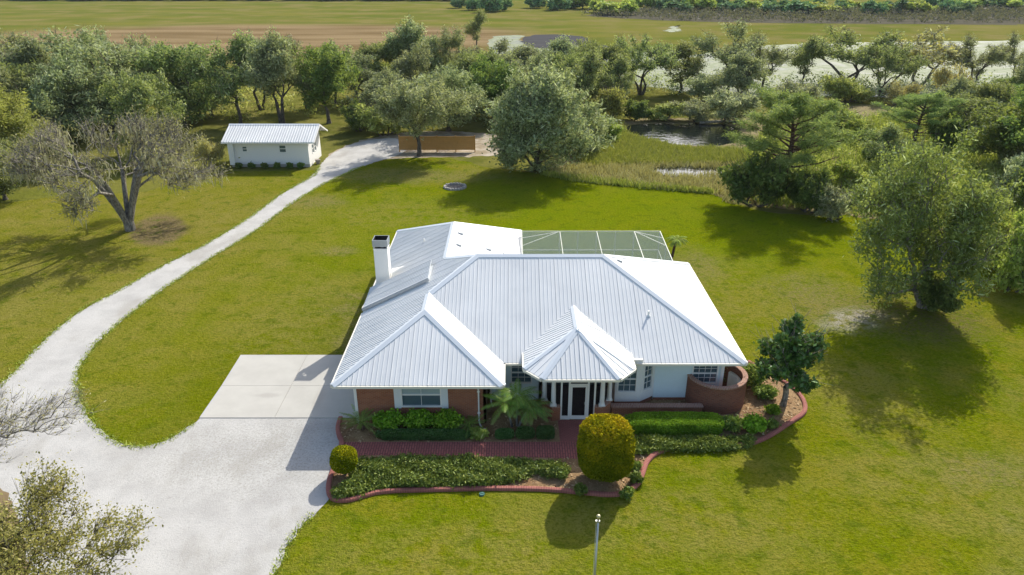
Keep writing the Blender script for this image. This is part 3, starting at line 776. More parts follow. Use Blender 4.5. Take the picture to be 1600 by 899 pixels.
ZT = 2.56
GW0, GW1, GWY = -8.12, -1.35, 31.38
gp0, gp1 = (GW0, GWY), (GW1, GWY)
wo_ = [(GW0 * -1 - 5.72, GW0 * -1 - 3.66, 1.05, 2.45)]
wall('brick_wall', gp0, gp1, 0, ZT, 'brick_front', wo_)
window(gp0, gp1, wo_[0][0] + .05, wo_[0][1] - .05, 1.10, 2.42, 2, 1, glass='blind', glass_low='glass')
for u in (-6.08, -3.64): MB().obox((u, GWY), (u + .34, GWY), .97, 2.5, 0.003, .045).build('shutter', 'shutter', house)
MB().obox((GW0 - .02, GWY), (GW0 + .12, GWY), 0, ZT, .002, .03).build('corner_trim', 'white', house)
wall('brick_wall', (GW1, GWY), (GW1, 33.46), 0, ZT, 'brick_side')
wall('siding_wall', (-1.21, 33.6), (1.6, 33.6), 0, ZT, 'siding', [(1.15, 2.29, 1.1, 2.4)])
window((-1.21, 33.6), (1.6, 33.6), 1.2, 2.24, 1.15, 2.35, 3, 4)
# porch: back and side walls in the shade under the entrance roof
wall('siding_wall', (1.6, 33.6), (1.6, 35.2), 0, 3.0, 'siding')
wall('siding_wall', (1.74, 35.2), (5.2, 35.2), 0, 3.0, 'siding', [(1.25, 2.15, 0.1, 2.1)])
wall('siding_wall', (5.34, 35.06), (5.34, 33.45), 0, 3.0, 'siding')
MB().obox((2.99, 35.2), (3.89, 35.2), .06, 2.1, -.08, -.03).build('front_door', 'door', house)
wall('siding_wall', (5.34, 33.6), (5.6, 33.05), .25, 2.95, 'white')
# bay beside the porch
b0, b1, b2 = (5.56, 33.0), (6.94, 33.0), (7.76, 33.58)
wall('bay_wall', b0, b1, 0.3, 2.9, 'white', [(.13, 1.13, .9, 2.5)])
window(b0, b1, .17, 1.09, .95, 2.46, 3, 4)
wall('bay_wall', b1, b2, 0.3, 2.6, 'white', [(.17, .83, .9, 2.5)])
window(b1, b2, .21, .79, .95, 2.46, 2, 4)
MB().hexa([(5.56, 33.0, .0), (6.9, 33.03, .0), (7.7, 33.6, .0), (5.56, 33.6, .0), (5.56, 33.0, .3), (6.9, 33.03, .3), (7.7, 33.6, .3), (5.56, 33.6, .3)]).build('bay_base', 'brick_front', house)
# siding to the right of the bay, board by board
s0, s1 = (7.76, 33.62), (11.42, 33.62)
sw = wall('siding_wall', s0, s1, 0.0, ZT, 'siding', [(2.05, 3.43, 1.08, 2.3)])
window(s0, s1, 2.1, 3.38, 1.13, 2.26, 4, 4)
MB().obox(s0, s1, 0, .17, .003, .05).build('brick_base', 'brick_front', house)
z = 0.19
while z < ZT - 0.03:
    z1 = min(z + 0.185, ZT)
    cut = (z1 > 1.05 and z < 2.34)
    segs = [(0.0, 1.94), (3.52, 3.58)] if cut else [(0.0, 3.58)]
    for ua, ub in segs:
        xa, xb = s0[0] + ua, s0[0] + ub
        MB().hexa([(xa, 33.582, z), (xb, 33.582, z), (xb, 33.616, z), (xa, 33.616, z), (xa, 33.604, z1), (xb, 33.604, z1), (xb, 33.616, z1), (xa, 33.616, z1)]).build('siding_board', 'siding', sw)
    z += 0.185
MB().obox((11.33, 33.62), (11.5, 33.62), .17, ZT, .045, .075).build('corner_trim', 'white', house)
wall('siding_wall', (11.42, 33.62), (11.42, 46.2), 0, ZT, 'siding')
wall('siding_wall', (11.28, 46.2), (.1, 46.2), 0, ZT, 'siding')
wall('siding_wall', (.1, 46.06), (.1, 53.0), 0, ZT, 'siding')
wall('siding_wall', (-.04, 53.0), (GW0, 53.0), 0, ZT, 'siding')
gwall = wall('siding_wall', (GW0, 52.86), (GW0, GWY + .14), 0, ZT, 'siding', [(15.2, 20.2, 0, 2.25)])
MB().obox((GW0, 37.66), (GW0, 32.66), 0.06, 2.25, -.1, -.05).build('garage_door', 'white', house)

# downspouts
for x, y in ((-1.72, 31.30), (-1.15, 33.2)):
    d = MB(); d.tube([(x, y - .5, EZ - .12), (x, y - .3, EZ - .35), (x, y, EZ - .55), (x, y, .22), (x + .03, y - .08, .1), (x + .12, y - .3, .06)], .045, 6)
    ds = d.build('downspout', 'white', house)
    for zz in (2.0, .7): MB().box(x - .07, x + .07, y - .06, y + .03, zz, zz + .05).build('strap', 'white', ds)
MB().box(-1.72, -1.35, 30.62, 30.82, .05, .11).build('splash_block', 'white', house)

# porch: brick knee walls, columns, screens
kn = MB()
KZ = .88
for sgn in (-1, 1):
    q = lambda dx, y: (3.43 + sgn * dx, y)
    prs = [(q(.90, 31.58), q(1.34, 31.55)), (q(1.34, 31.55), q(1.80, 32.12)), (q(1.80, 32.12), q(1.80, 33.58))]
    for a, b in prs:
        if sgn < 0: a, b = b, a
        w = MB(); w.obox(a, b, 0, KZ, -.26, 0); w.build('knee_wall', 'brick_front' if abs(a[0] - b[0]) > .2 else 'brick_side', house)
        c = MB(); c.obox(a, b, KZ + .002, KZ + .07, -.30, .05); c.build('coping', 'coping', house)
    for dx, y in ((1.27, 31.68), (1.71, 32.22)):
        x = 3.43 + sgn * dx
        cl = MB(); cl.tube([(x, y, KZ + .17), (x, y, 1.6), (x, y, 2.76)], [.125, .122, .105], 14); col = cl.build('column', 'white', house, smooth=False)
        bs = MB(); bs.box(x - .17, x + .17, y - .17, y + .17, KZ + .075, KZ + .13); bs.tube([(x, y, KZ + .13), (x, y, KZ + .17)], [.16, .14], 12); bs.build('column_base', 'white', col)
        cp_ = MB(); cp_.box(x - .15, x + .15, y - .15, y + .15, 2.76, 2.88); cp_.build('capital', 'white', col)
bm_ = MB()
for a, b in ((e2, e3), (e3, e4), (e4, e5)):
    i = Vector((0, .62, -.2)); 
bm_.obox((2.0, 31.7), (4.9, 31.7), 2.72, 2.95, -.12, .02); bm_.obox((1.5, 32.45), (2.0, 31.7), 2.72, 2.95, -.12, .02); bm_.obox((4.9, 31.7), (5.4, 32.45), 2.72, 2.95, -.12, .02)
bm_.build('porch_beam', 'white', house)
sd = MB()
ysd = 31.72
for x in (2.53, 4.27): sd.obox((x, ysd), (x + .09, ysd), .05, 2.75, -.04, .05)
for x in (2.94, 3.92): sd.obox((x, ysd), (x + .10, ysd), .05, 2.75, -.04, .05)
sd.obox((2.62, ysd), (2.94, ysd), .05, .26, -.04, .04); sd.obox((4.02, ysd), (4.27, ysd), .05, .26, -.04, .04)
sd.obox((3.04, ysd), (3.92, ysd), 2.14, 2.24, -.04, .045)
sc = sd.build('screen_wall', 'white', house)
dr = MB(); dr.obox((3.05, ysd), (3.91, ysd), .06, .28, -.02, .03); dr.obox((3.05, ysd), (3.14, ysd), .28, 2.12, -.02, .03); dr.obox((3.82, ysd), (3.91, ysd), .28, 2.12, -.02, .03); dr.obox((3.14, ysd), (3.82, ysd), 2.03, 2.12, -.02, .03)
dr_o = dr.build('screen_door', 'white', house)
MB().obox((3.78, ysd), (3.81, ysd), 1.0, 1.12, .03, .07).build('handle', 'galv', dr_o)
MB().obox((3.14, ysd), (3.82, ysd), .28, 2.03, -.005, .005).build('mesh', 'dark_screen', dr_o)
for x0, x1, z0, z1 in ((2.62, 2.94, .26, 2.72), (4.02, 4.27, .26, 2.72), (3.04, 3.92, 2.24, 2.72), (2.2, 2.53, KZ + .08, 2.72), (4.36, 4.62, KZ + .08, 2.72)):
    MB().obox((x0, ysd), (x1, ysd), z0, z1, -.006, .004).build('mesh', 'dark_screen', sc)
MB().obox((1.72, 32.4), (2.14, 31.8), KZ + .08, 2.72, -.006, .004).build('mesh', 'dark_screen', sc)
MB().obox((4.72, 31.8), (5.14, 32.4), KZ + .08, 2.72, -.006, .004).build('mesh', 'dark_screen', sc)
MB().box(1.75, 5.2, 31.8, 35.0, -.02, .08).build('porch_floor', 'paver_walk', house)

# planter ledge in front of the bay
pl = thing('planter_wall', 'long low brick planter wall under the bay window right of porch', 'wall', (0, 0, 0))
MB().obox((5.32, 32.2), (10.15, 32.2), 0, .44, -.30, 0).build('wall', 'brick_front', pl)
MB().obox((5.30, 32.2), (10.2, 32.2), .442, .51, -.34, .04).build('coping', 'coping', pl)

# curved courtyard wall
cw = thing('courtyard_wall', 'tall curved brick courtyard wall at the right front corner of the house', 'wall', (0, 0, 0))
def ring(r0, r1, z0, z1, a0, a1, n, name, mat, parent, cx=11.17, cy=33.75):
    V, F = [], []
    for i in range(n + 1):
        a = a0 + (a1 - a0) * i / n; c, s = math.cos(a), math.sin(a)
        V += [(cx + c * r1, cy + s * r1, z0), (cx + c * r1, cy + s * r1, z1), (cx + c * r0, cy + s * r0, z1), (cx + c * r0, cy + s * r0, z0)]
    for i in range(n):
        for k in range(4): F.append((i * 4 + k, (i + 1) * 4 + k, (i + 1) * 4 + (k + 1) % 4, i * 4 + (k + 1) % 4))
    F.append((0, 1, 2, 3)); F.append((n * 4 + 3, n * 4 + 2, n * 4 + 1, n * 4))
    me = bpy.data.meshes.new(name); me.from_pydata(V, [], F); me.update()
    uv = me.uv_layers.new(name='UVMap')
    for poly in me.polygons:
        for li in poly.loop_indices:
            vi = me.loops[li].vertex_index; a = a0 + (a1 - a0) * (vi // 4) / n
            uv.data[li].uv = (a * r1, V[vi][2] + (0.12 if vi % 4 in (2, 3) else 0))
    bm = bmesh.new(); bm.from_mesh(me); bmesh.ops.recalc_face_normals(bm, faces=bm.faces); bm.to_mesh(me); bm.free()
    return link(name, me, parent, mat)
ring(1.40, 1.62, 0, 1.60, R(176), R(415), 40, 'wall', 'brick_ring', cw)
nb = 44
for i in range(nb):
    a0 = R(176) + R(239) * i / nb + .004; a1 = R(176) + R(239) * (i + 1) / nb - .004
    ring(1.38, 1.65, 1.602, 1.672 + (i % 3) * .003, a0, a1, 2, 'coping_brick', 'coping', cw)
ring(1.20, 1.37, 0, 1.25, R(320), R(400), 12, 'inner_wall', 'stucco', cw)

# chimney
ch = MB(); ch.box(-8.82, -7.95, 42.6, 43.45, 2.0, 5.42)
chim = ch.build('chimney', 'stucco', house)
c = MB()
c.box(-8.86, -7.91, 42.56, 42.60, 5.62, 6.06); c.box(-8.86, -7.91, 43.45, 43.49, 5.62, 6.06); c.box(-8.86, -8.82, 42.60, 43.45, 5.62, 6.06); c.box(-7.95, -7.91, 42.60, 43.45, 5.62, 6.06)
c.build('chimney_shroud', 'galv', chim)
c = MB()
c.box(-8.815, -7.955, 42.605, 42.612, 5.62, 6.05); c.box(-8.815, -7.955, 43.438, 43.445, 5.62, 6.05); c.box(-8.815, -8.808, 42.615, 43.435, 5.62, 6.05); c.box(-7.962, -7.955, 42.615, 43.435, 5.62, 6.05)
c.build('shroud_shade', 'hollow_shade', chim)  # added inner panels, the shade of the hollow put into their colour
c = MB()
for x in (-8.83, -8.0): 
    for y in (42.6, 43.38): c.box(x, x + .06, y, y + .06, 5.42, 5.66)
c.build('shroud_leg', 'galv', chim)
MB().box(-8.84, -7.93, 42.58, 43.47, 5.42, 5.47).build('crown_slab', 'white', chim)
MB().tube([(-8.3, 43.0, 5.47), (-8.3, 43.0, 5.80)], .2, 12).build('flue', 'stucco', chim)
MB().box(-8.78, -7.99, 42.65, 43.40, 5.475, 5.50).build('hollow_floor_shade', 'hollow_shade', chim)  # black sheet painting the shade on the floor of the hollow

# roof vents
for (x, y, z, kind) in ((-6.17, 47.28, 4.09, 'pipe'), (-3.58, 47.2, 4.79, 'box'), (-3.56, 44.98, 4.78, 'box'), (-1.61, 46.6, 3.83, 'box'), (6.5, 40.2, 5.58, 'box'), (7.61, 35.83, 4.08, 'pipe'), (-.6, 46.2, 3.34, 'box'), (-.5, 41.0, 5.55, 'pipe')):
    if kind == 'pipe':
        v = MB(); v.tube([(x, y, z), (x, y, z + .32)], .055, 10); v.tube([(x, y, z + .01), (x, y, z + .09)], [.14, .07], 10)
        v.build('vent_pipe', 'white', house)
    else:
        v = MB(); v.hexa([(x - .16, y - .16, z - .05), (x + .16, y - .16, z - .05), (x + .16, y + .16, z - .05), (x - .16, y + .16, z - .05), (x - .13, y - .14, z + .2), (x + .15, y - .14, z + .12), (x + .15, y + .14, z + .12), (x - .13, y + .14, z + .2)])
        v.build('roof_vent', 'galv', house)

# screened patio enclosure
enc = thing('patio_enclosure', 'pale framed screen enclosure with grey mesh behind the main roof', 'enclosure', (0, 0, 0))
T = lambda x, y: P(x, y, 2.75 + (y - 47.2) * .09)
def beam(a, b, w=.07, par=enc): MB().bar(a, b, w * .72, w * .9).build('beam', 'frame', par)
xs = [0.74, 3.69, 6.53, 9.43, 11.42]
for x in xs: beam(T(x + (0.0), 47.05), T(x, 52.2))
for a, b in zip(xs[:-1], xs[1:]): beam(T(a + .04, 52.2), T(b - .04, 52.2), .06)
for a, b in zip(xs[:-1], xs[1:]): beam(T(a + .04, 49.6) , T(b - .04, 49.6), .04) if False else None
for a, b in (((3.6, 52.1), (.8, 51.0)), ((3.6, 52.1), (.8, 49.7)), ((9.5, 52.1), (11.36, 51.0)), ((9.5, 52.1), (11.38, 49.7))): beam(T(*a) + Vector((0, 0, .0)), T(*b), .05)
for x in xs: MB().bar((x, 52.2, 0.05), (x, 52.2, 3.13), .06).build('post', 'frame', enc)
for x in (5.1, 8.0): MB().bar((x, 52.2, 0.05), (x, 52.2, 3.13), .05).build('post', 'frame', enc)
for y in (47.3, 49.7): MB().bar((11.42, y, 0.05), (11.42, y, 2.75 + (y - 47.2) * .09 - .06), .05).build('post', 'frame', enc)
for a, b in zip(xs[:-1], xs[1:]): MB().bar((a + .03, 52.2, 1.65), (b - .03, 52.2, 1.65), .06).build('rail', 'frame', enc)
MB().bar((11.42, 47.3, 1.1), (11.42, 52.17, 1.65), .05).build('rail', 'frame', enc)
for a, b in zip(xs[:-1], xs[1:]):
    MB().poly([T(a, 47.1) + P(0, 0, .01), T(b, 47.1) + P(0, 0, .01), T(b, 52.18) + P(0, 0, .01), T(a, 52.18) + P(0, 0, .01)]).build('screen', 'screen_mesh', enc)
    MB().poly([P(a, 52.21, .05), P(b, 52.21, .05), P(b, 52.21, 3.1), P(a, 52.21, 3.1)]).build('screen', 'screen_mesh', enc)
MB().poly([P(11.43, 47.1, .05), P(11.43, 52.18, .05), P(11.43, 52.18, 3.1), P(11.43, 47.1, 2.66)]).build('screen', 'screen_mesh', enc)
sheet('patio_deck', [(.2, 46.3), (11.4, 46.3), (11.4, 52.2), (.2, 52.2)], 0.03, 'deckstone')
for x in (2.2, 4.8):
    v = MB(); v.tube([(x, 47.7, 2.70), (x, 47.7, 2.95)], [.02, .09], 8); tag(v.build('patio_lamp', 'white'), 'small white lamp above the %s patio screen bay behind the ridge' % ('left' if x < 3 else 'second'), 'lamp')

# ------------------------------------------------------------------ SHED
shed = thing('shed', 'small white outbuilding with ribbed white metal gable roof beside the drive', 'shed', (0, 0, 0))
SX0, SX1, SY0, SY1, SE = -33.2, -24.0, 83.6, 89.2, 3.0
wall('wall', (SX0, SY0), (SX1, SY0), 0.35, SE, 'stucco', [(1.45, 2.0, 1.85, 2.45), (5.8, 6.6, 1.75, 2.6)], shed)
window((SX0, SY0), (SX1, SY0), 1.48, 1.97, 1.88, 2.42, 1, 1, shed, fw=.05)
window((SX0, SY0), (SX1, SY0), 5.84, 6.56, 1.79, 2.56, 1, 1, shed, fw=.06)
wall('wall', (SX1, SY0 + .14), (SX1, SY1), 0.0, SE, 'stucco', [(1.5, 2.3, 1.2, 2.3), (2.6, 3.4, 1.2, 2.3)], shed)
window((SX1, SY0 + .14), (SX1, SY1), 1.55, 2.25, 1.25, 2.25, 1, 1, shed)
window((SX1, SY0 + .14), (SX1, SY1), 2.65, 3.35, 1.25, 2.25, 1, 1, shed)
wall('wall', (SX1 - .14, SY1), (SX0, SY1), 0, SE, 'stucco', (), shed)
wall('wall', (SX0, SY1 - .14), (SX0, SY0 + .14), 0, SE, 'stucco', (), shed)
MB().obox((SX0 - .02, SY0), (SX1 + .02, SY0), 0, .35, -.16, .06).build('foundation', 'concrete', shed)
MB().obox((SX0 - .05, SY0), (SX0 + .55, SY0), .36, SE - .02, .0, .5).build('porch_post', 'stucco', shed)
RYs, RZs = 86.4, 4.45
for x in (SX1 - .001, SX0 + .001):
    MB().hexa([(x - .1, SY0, SE), (x, SY0, SE), (x, SY1, SE), (x - .1, SY1, SE), (x - .1, RYs - .02, RZs - .1), (x, RYs - .02, RZs - .1), (x, RYs + .02, RZs - .1), (x - .1, RYs + .02, RZs - .1)]).build('gable', 'stucco', shed)
rx0, rx1 = -33.9, -23.1
up_f = P(0, RYs - 83.0, RZs - 3.05); up_b = P(0, RYs - 89.8, RZs - 3.05)
dk = MB().poly([P(rx0, 83.0, 3.03), P(rx1, 83.0, 3.03), P(rx1, RYs, RZs - .02), P(rx0, RYs, RZs - .02)]).poly([P(rx0, 89.8, 3.03), P(rx1, 89.8, 3.03), P(rx1, RYs, RZs - .02), P(rx0, RYs, RZs - .02)]).build('roof', 'deck', shed, fix=False)
roof_plane([P(rx0, 83.0, 3.05), P(rx1, 83.0, 3.05), P(rx1, RYs, RZs), P(rx0, RYs, RZs)], up_f, dk, 0.9, 3, .03, .06, .12)
roof_plane([P(rx0, 89.8, 3.05), P(rx1, 89.8, 3.05), P(rx1, RYs, RZs), P(rx0, RYs, RZs)], up_b, dk, 0.9, 3, .03, .06, .12)
cap(P(rx0, RYs, RZs), P(rx1, RYs, RZs), nrm(up_f), nrm(up_b), dk, .2, .09)
MB().bar(P(rx0, 82.97, 2.99), P(rx1, 82.97, 2.99), .06, .13).build('fascia', 'white', shed)
for ys_, ye in ((83.0, RYs), (89.8, RYs)): MB().bar(P(rx1 + .03, ys_, 3.0), P(rx1 + .03, ye, RZs - .05), .05, .18).build('fascia', 'white', shed)
pot = MB(); pot.tube([(0, 0, 0), (0, 0, .5)], [.22, .32], 12); pot.tube([(0, 0, .46), (0, 0, .52)], [.35, .35], 12)
po = pot.build('plant_pot', 'terracotta'); po.location = at(496, 256); tag(po, 'squat grey pot at the near right corner of the white shed', 'pot')

# ------------------------------------------------------------------ BOARD FENCE, FIRE RING, FLAGPOLE, SMALL THINGS
fn = thing('board_fence', 'brown horizontal board fence panel standing alone under the trees', 'fence', (0, 0, 0))
rng = random.Random(4)
for k in range(7):
    z = .30 + k * .25
    for x0, x1 in ((-14.45, -9.58), (-9.56, -4.7)):
        MB().box(x0 + rng.uniform(0, .02), x1 - rng.uniform(0, .02), 90.93 + rng.uniform(-.008, .008), 90.97, z, z + .236).build('board', 'fence', fn)
for x in (-14.4, -12.0, -9.6, -7.2, -4.75): MB().box(x - .06, x + .06, 90.975, 91.09, 0, 2.12).build('post', 'fence', fn)

fr = thing('fire_ring', 'low ring of pale stones with dark ash on the back lawn', 'fire ring', at(710, 293))
for k in range(22):
    a = 2 * math.pi * k / 22; r = 1.12; rr_ = rng.uniform(.9, 1.1)
    b = MB(); h = .2 * rng.uniform(.8, 1.15); w = .145
    pts = []
    for zz, sc_ in ((0, 1), (h, .8)):
        for dr_, da in ((-.13, -w), (.13, -w), (.13, w), (-.13, w)):
            q = r + dr_ * sc_ * rr_; aa = a + da / r * sc_ * rng.uniform(.9, 1.05); pts.append((math.cos(aa) * q, math.sin(aa) * q, zz + rng.uniform(-.01, .01)))
    b.hexa(pts).build('stone', 'stone', fr)
b = MB(); n = 20
for i in range(n):
    a, c_ = 2 * math.pi * i / n, 2 * math.pi * (i + 1) / n
    b.poly([(0, 0, .10), (math.cos(a) * 1.0, math.sin(a) * 1.0, .04), (math.cos(c_) * 1.0, math.sin(c_) * 1.0, .04)])
b.build('ash', 'ash', fr, fix=False)

fp = thing('flagpole', 'slim grey flagpole with gold ball rising from the front lawn', 'flagpole', (2.63, 17.0, 0))
MB().tube([(0, 0, 0), (0, 0, 3), (0, 0, 6.55)], [.042, .038, .03], 10).build('pole', 'pole', fp, smooth=True)
b = bmesh.new(); bmesh.ops.create_uvsphere(b, u_segments=14, v_segments=10, radius=.065); me = bpy.data.meshes.new('finial'); b.to_mesh(me); b.free()
for pl_ in me.polygons: pl_.use_smooth = True
o = link('finial', me, fp, 'gold'); o.location = (0, 0, 6.69)
MB().box(-.08, .05, -.035, .035, 6.48, 6.53).tube([(0, 0, 6.53), (0, 0, 6.63)], .03, 8).build('truck', 'pole', fp)
MB().tube([(-.06, 0, 6.48), (-.055, -.02, 3), (-.06, 0, 1.2)], .004, 5).build('halyard', 'white', fp)

vb = MB(); vb.tube([(0, 0, 0), (0, 0, .07)], [.14, .12], 10); vb.box(-.06, .08, -.02, .02, .07, .09)
v = vb.build('valve_cover', 'valve'); v.location = at(752, 773); tag(v, 'small green valve cover in the lawn beside the kerb', 'valve cover')
lg = MB(); lg.tube([at(1092, 192, .25), at(1120, 190, .35), at(1148, 189.5, .2)], [.22, .2, .12], 8)
tag(lg.build('fallen_log', 'bark_pale'), 'pale fallen log on the far bank of the pond', 'log')

# ------------------------------------------------------------------ VEGETATION GENERATORS
def rand_dirs(rng, n):
    v = rng.normal(size=(n, 3)); return v / np.linalg.norm(v, axis=1, keepdims=True)
def leaf_cloud(rng, C, per, spread, size, elong=1.6, up=0.5, tone_c=None, mode='leaf', grey=0.0, outward=None):
    """leaf-shaped quads scattered round the cluster centres C"""
    C = np.asarray(C, float); n = len(C) * per
    idx = np.repeat(np.arange(len(C)), per)
    sp = np.asarray(spread, float)
    off = rng.normal(size=(n, 3)) * sp
    ctr = C[idx] + off
    nr = rand_dirs(rng, n); nr[:, 2] += up; nr /= np.linalg.norm(nr, axis=1, keepdims=True)
    if mode == 'needle':
        t = off / (np.linalg.norm(off, axis=1, keepdims=True) + 1e-6) + rng.normal(size=(n, 3)) * .25
    elif outward is not None:
        t = outward[idx] + rng.normal(size=(n, 3)) * .35
    else:
        t = np.cross(nr, rand_dirs(rng, n))
    t /= np.linalg.norm(t, axis=1, keepdims=True) + 1e-6
    b = np.cross(nr, t); b /= np.linalg.norm(b, axis=1, keepdims=True) + 1e-6
    s = size * rng.uniform(.65, 1.35, size=(n, 1))
    el = np.full((n, 1), elong)
    if tone_c is None: tone_c = rng.uniform(0, 1, len(C))
    tone = np.clip(.55 * tone_c[idx] + .45 * rng.uniform(0, 1, n), 0, .95)
    if grey > 0:
        gi = rng.uniform(0, 1, n) < grey
        tone[gi] = 1.0; el[gi] = 6; s[gi] *= .55
    hl, hwid = t * s * el * .5, b * s * .5
    V = np.stack([ctr - hl, ctr + hwid - hl * .1, ctr + hl, ctr - hwid - hl * .1], 1).reshape(-1, 3)
    F = np.arange(n * 4).reshape(n, 4)
    return V, F, tone
def join_np(parts):
    V, F, T = [], [], []; o = 0
    for v, f, t in parts:
        V.append(v); F.append(f + o); T.append(t); o += len(v)
    return np.concatenate(V), np.concatenate(F), np.concatenate(T)
def cyl_np(A, B, ra, rb, n=5):
    A = np.asarray(A, float); B = np.asarray(B, float); m = len(A)
    d = B - A; d /= np.linalg.norm(d, axis=1, keepdims=True) + 1e-9
    ref = np.where(np.abs(d[:, 2:3]) < .9, np.array([[0, 0, 1.]]), np.array([[1., 0, 0]]))
    u = np.cross(d, ref); u /= np.linalg.norm(u, axis=1, keepdims=True) + 1e-9; w = np.cross(d, u)
    ang = np.arange(n) * 2 * np.pi / n
    c, s = np.cos(ang)[None, :, None], np.sin(ang)[None, :, None]
    ring_ = u[:, None, :] * c + w[:, None, :] * s
    V = np.concatenate([A[:, None, :] + ring_ * np.asarray(ra)[:, None, None], B[:, None, :] + ring_ * np.asarray(rb)[:, None, None]], 1).reshape(-1, 3)
    k = np.arange(n); k2 = (k + 1) % n
    f = np.stack([k, k2, n + k2, n + k], 1)
    F = (f[None] + (np.arange(m) * 2 * n)[:, None, None]).reshape(-1, 4)
    return V, F
def lobes(rng, n, cr, ch, cz, r, flat=.75, hollow=0.3):
    """centres of the crown's lobes: spread through an ellipsoid of radius cr, half height ch"""
    out = []
    while len(out) < n:
        p = rng.uniform(-1, 1, 3); d = np.linalg.norm(p)
        if hollow < d < 1: out.append([p[0] * cr, p[1] * cr, cz + p[2] * ch, r * rng.uniform(.7, 1.3)])
    return np.array(out)
def attractors(rng, L, per, flat=.7):
    A = []
    for x, y, z, r in L:
        d = rand_dirs(rng, per) * (rng.uniform(.25, 1, (per, 1)) ** .5) * r; d[:, 2] *= flat
        A.append(np.array([x, y, z]) + d)
    return np.concatenate(A)
def skeleton(rng, trunk, A, bf=.35, r_tip=.02, r_trunk=.3, expo=.45, jit=.12, seg=3):
    pts = [np.array(p, float) for p in trunk]; par = [-1] + list(range(len(trunk) - 1)); plen = [0.0]
    for i in range(1, len(pts)): plen.append(plen[-1] + np.linalg.norm(pts[i] - pts[i - 1]))
    base = plen[-1]; t0 = pts[-1]
    order = np.argsort(np.linalg.norm(A - t0, axis=1)); first = max(0, len(trunk) - 3)
    for i in order:
        p = A[i]; Q = np.array(pts[first:]); dist = np.linalg.norm(Q - p, axis=1)
        cost = dist + bf * np.array(plen[first:]) + .6 * np.maximum(0, Q[:, 2] - p[2] - .3)
        j = int(np.argmin(cost)) + first; a = pts[j]; prev = j
        d = np.linalg.norm(p - a)
        k = seg if d > 1.2 else (2 if d > .5 else 1)
        for s in range(1, k + 1):
            f = s / k; q = a + (p - a) * f
            if s < k: q = q + rng.normal(size=3) * jit * d * .5 + np.array([0, 0, .10 * d * math.sin(math.pi * f)])
            pts.append(q); par.append(prev); plen.append(plen[prev] + np.linalg.norm(q - pts[prev])); prev = len(pts) - 1
    n = len(pts); cnt = np.zeros(n)
    has = np.zeros(n, bool)
    for i in range(n):
        if par[i] >= 0: has[par[i]] = True
    cnt[~has] = 1
    for i in range(n - 1, 0, -1): cnt[par[i]] += cnt[i]
    rad = r_tip * np.maximum(cnt, 1) ** expo; rad = rad * min(1.0, r_trunk / rad[0]) if rad[0] > r_trunk else rad
    rad = np.maximum(rad, r_tip * .6)
    for i in range(len(trunk)): rad[i] = max(rad[i], r_trunk * (1 - .35 * i / max(1, len(trunk) - 1)))
    rad[0] *= 1.25
    idx = np.arange(1, n); pr_ = np.array(par[1:])
    P_ = np.array(pts)
    rb = rad[idx]; ra = np.minimum(rad[pr_], rb * 1.5)
    ra[:len(trunk) - 1] = rad[pr_[:len(trunk) - 1]]
    return P_[pr_], P_[idx], ra, rb
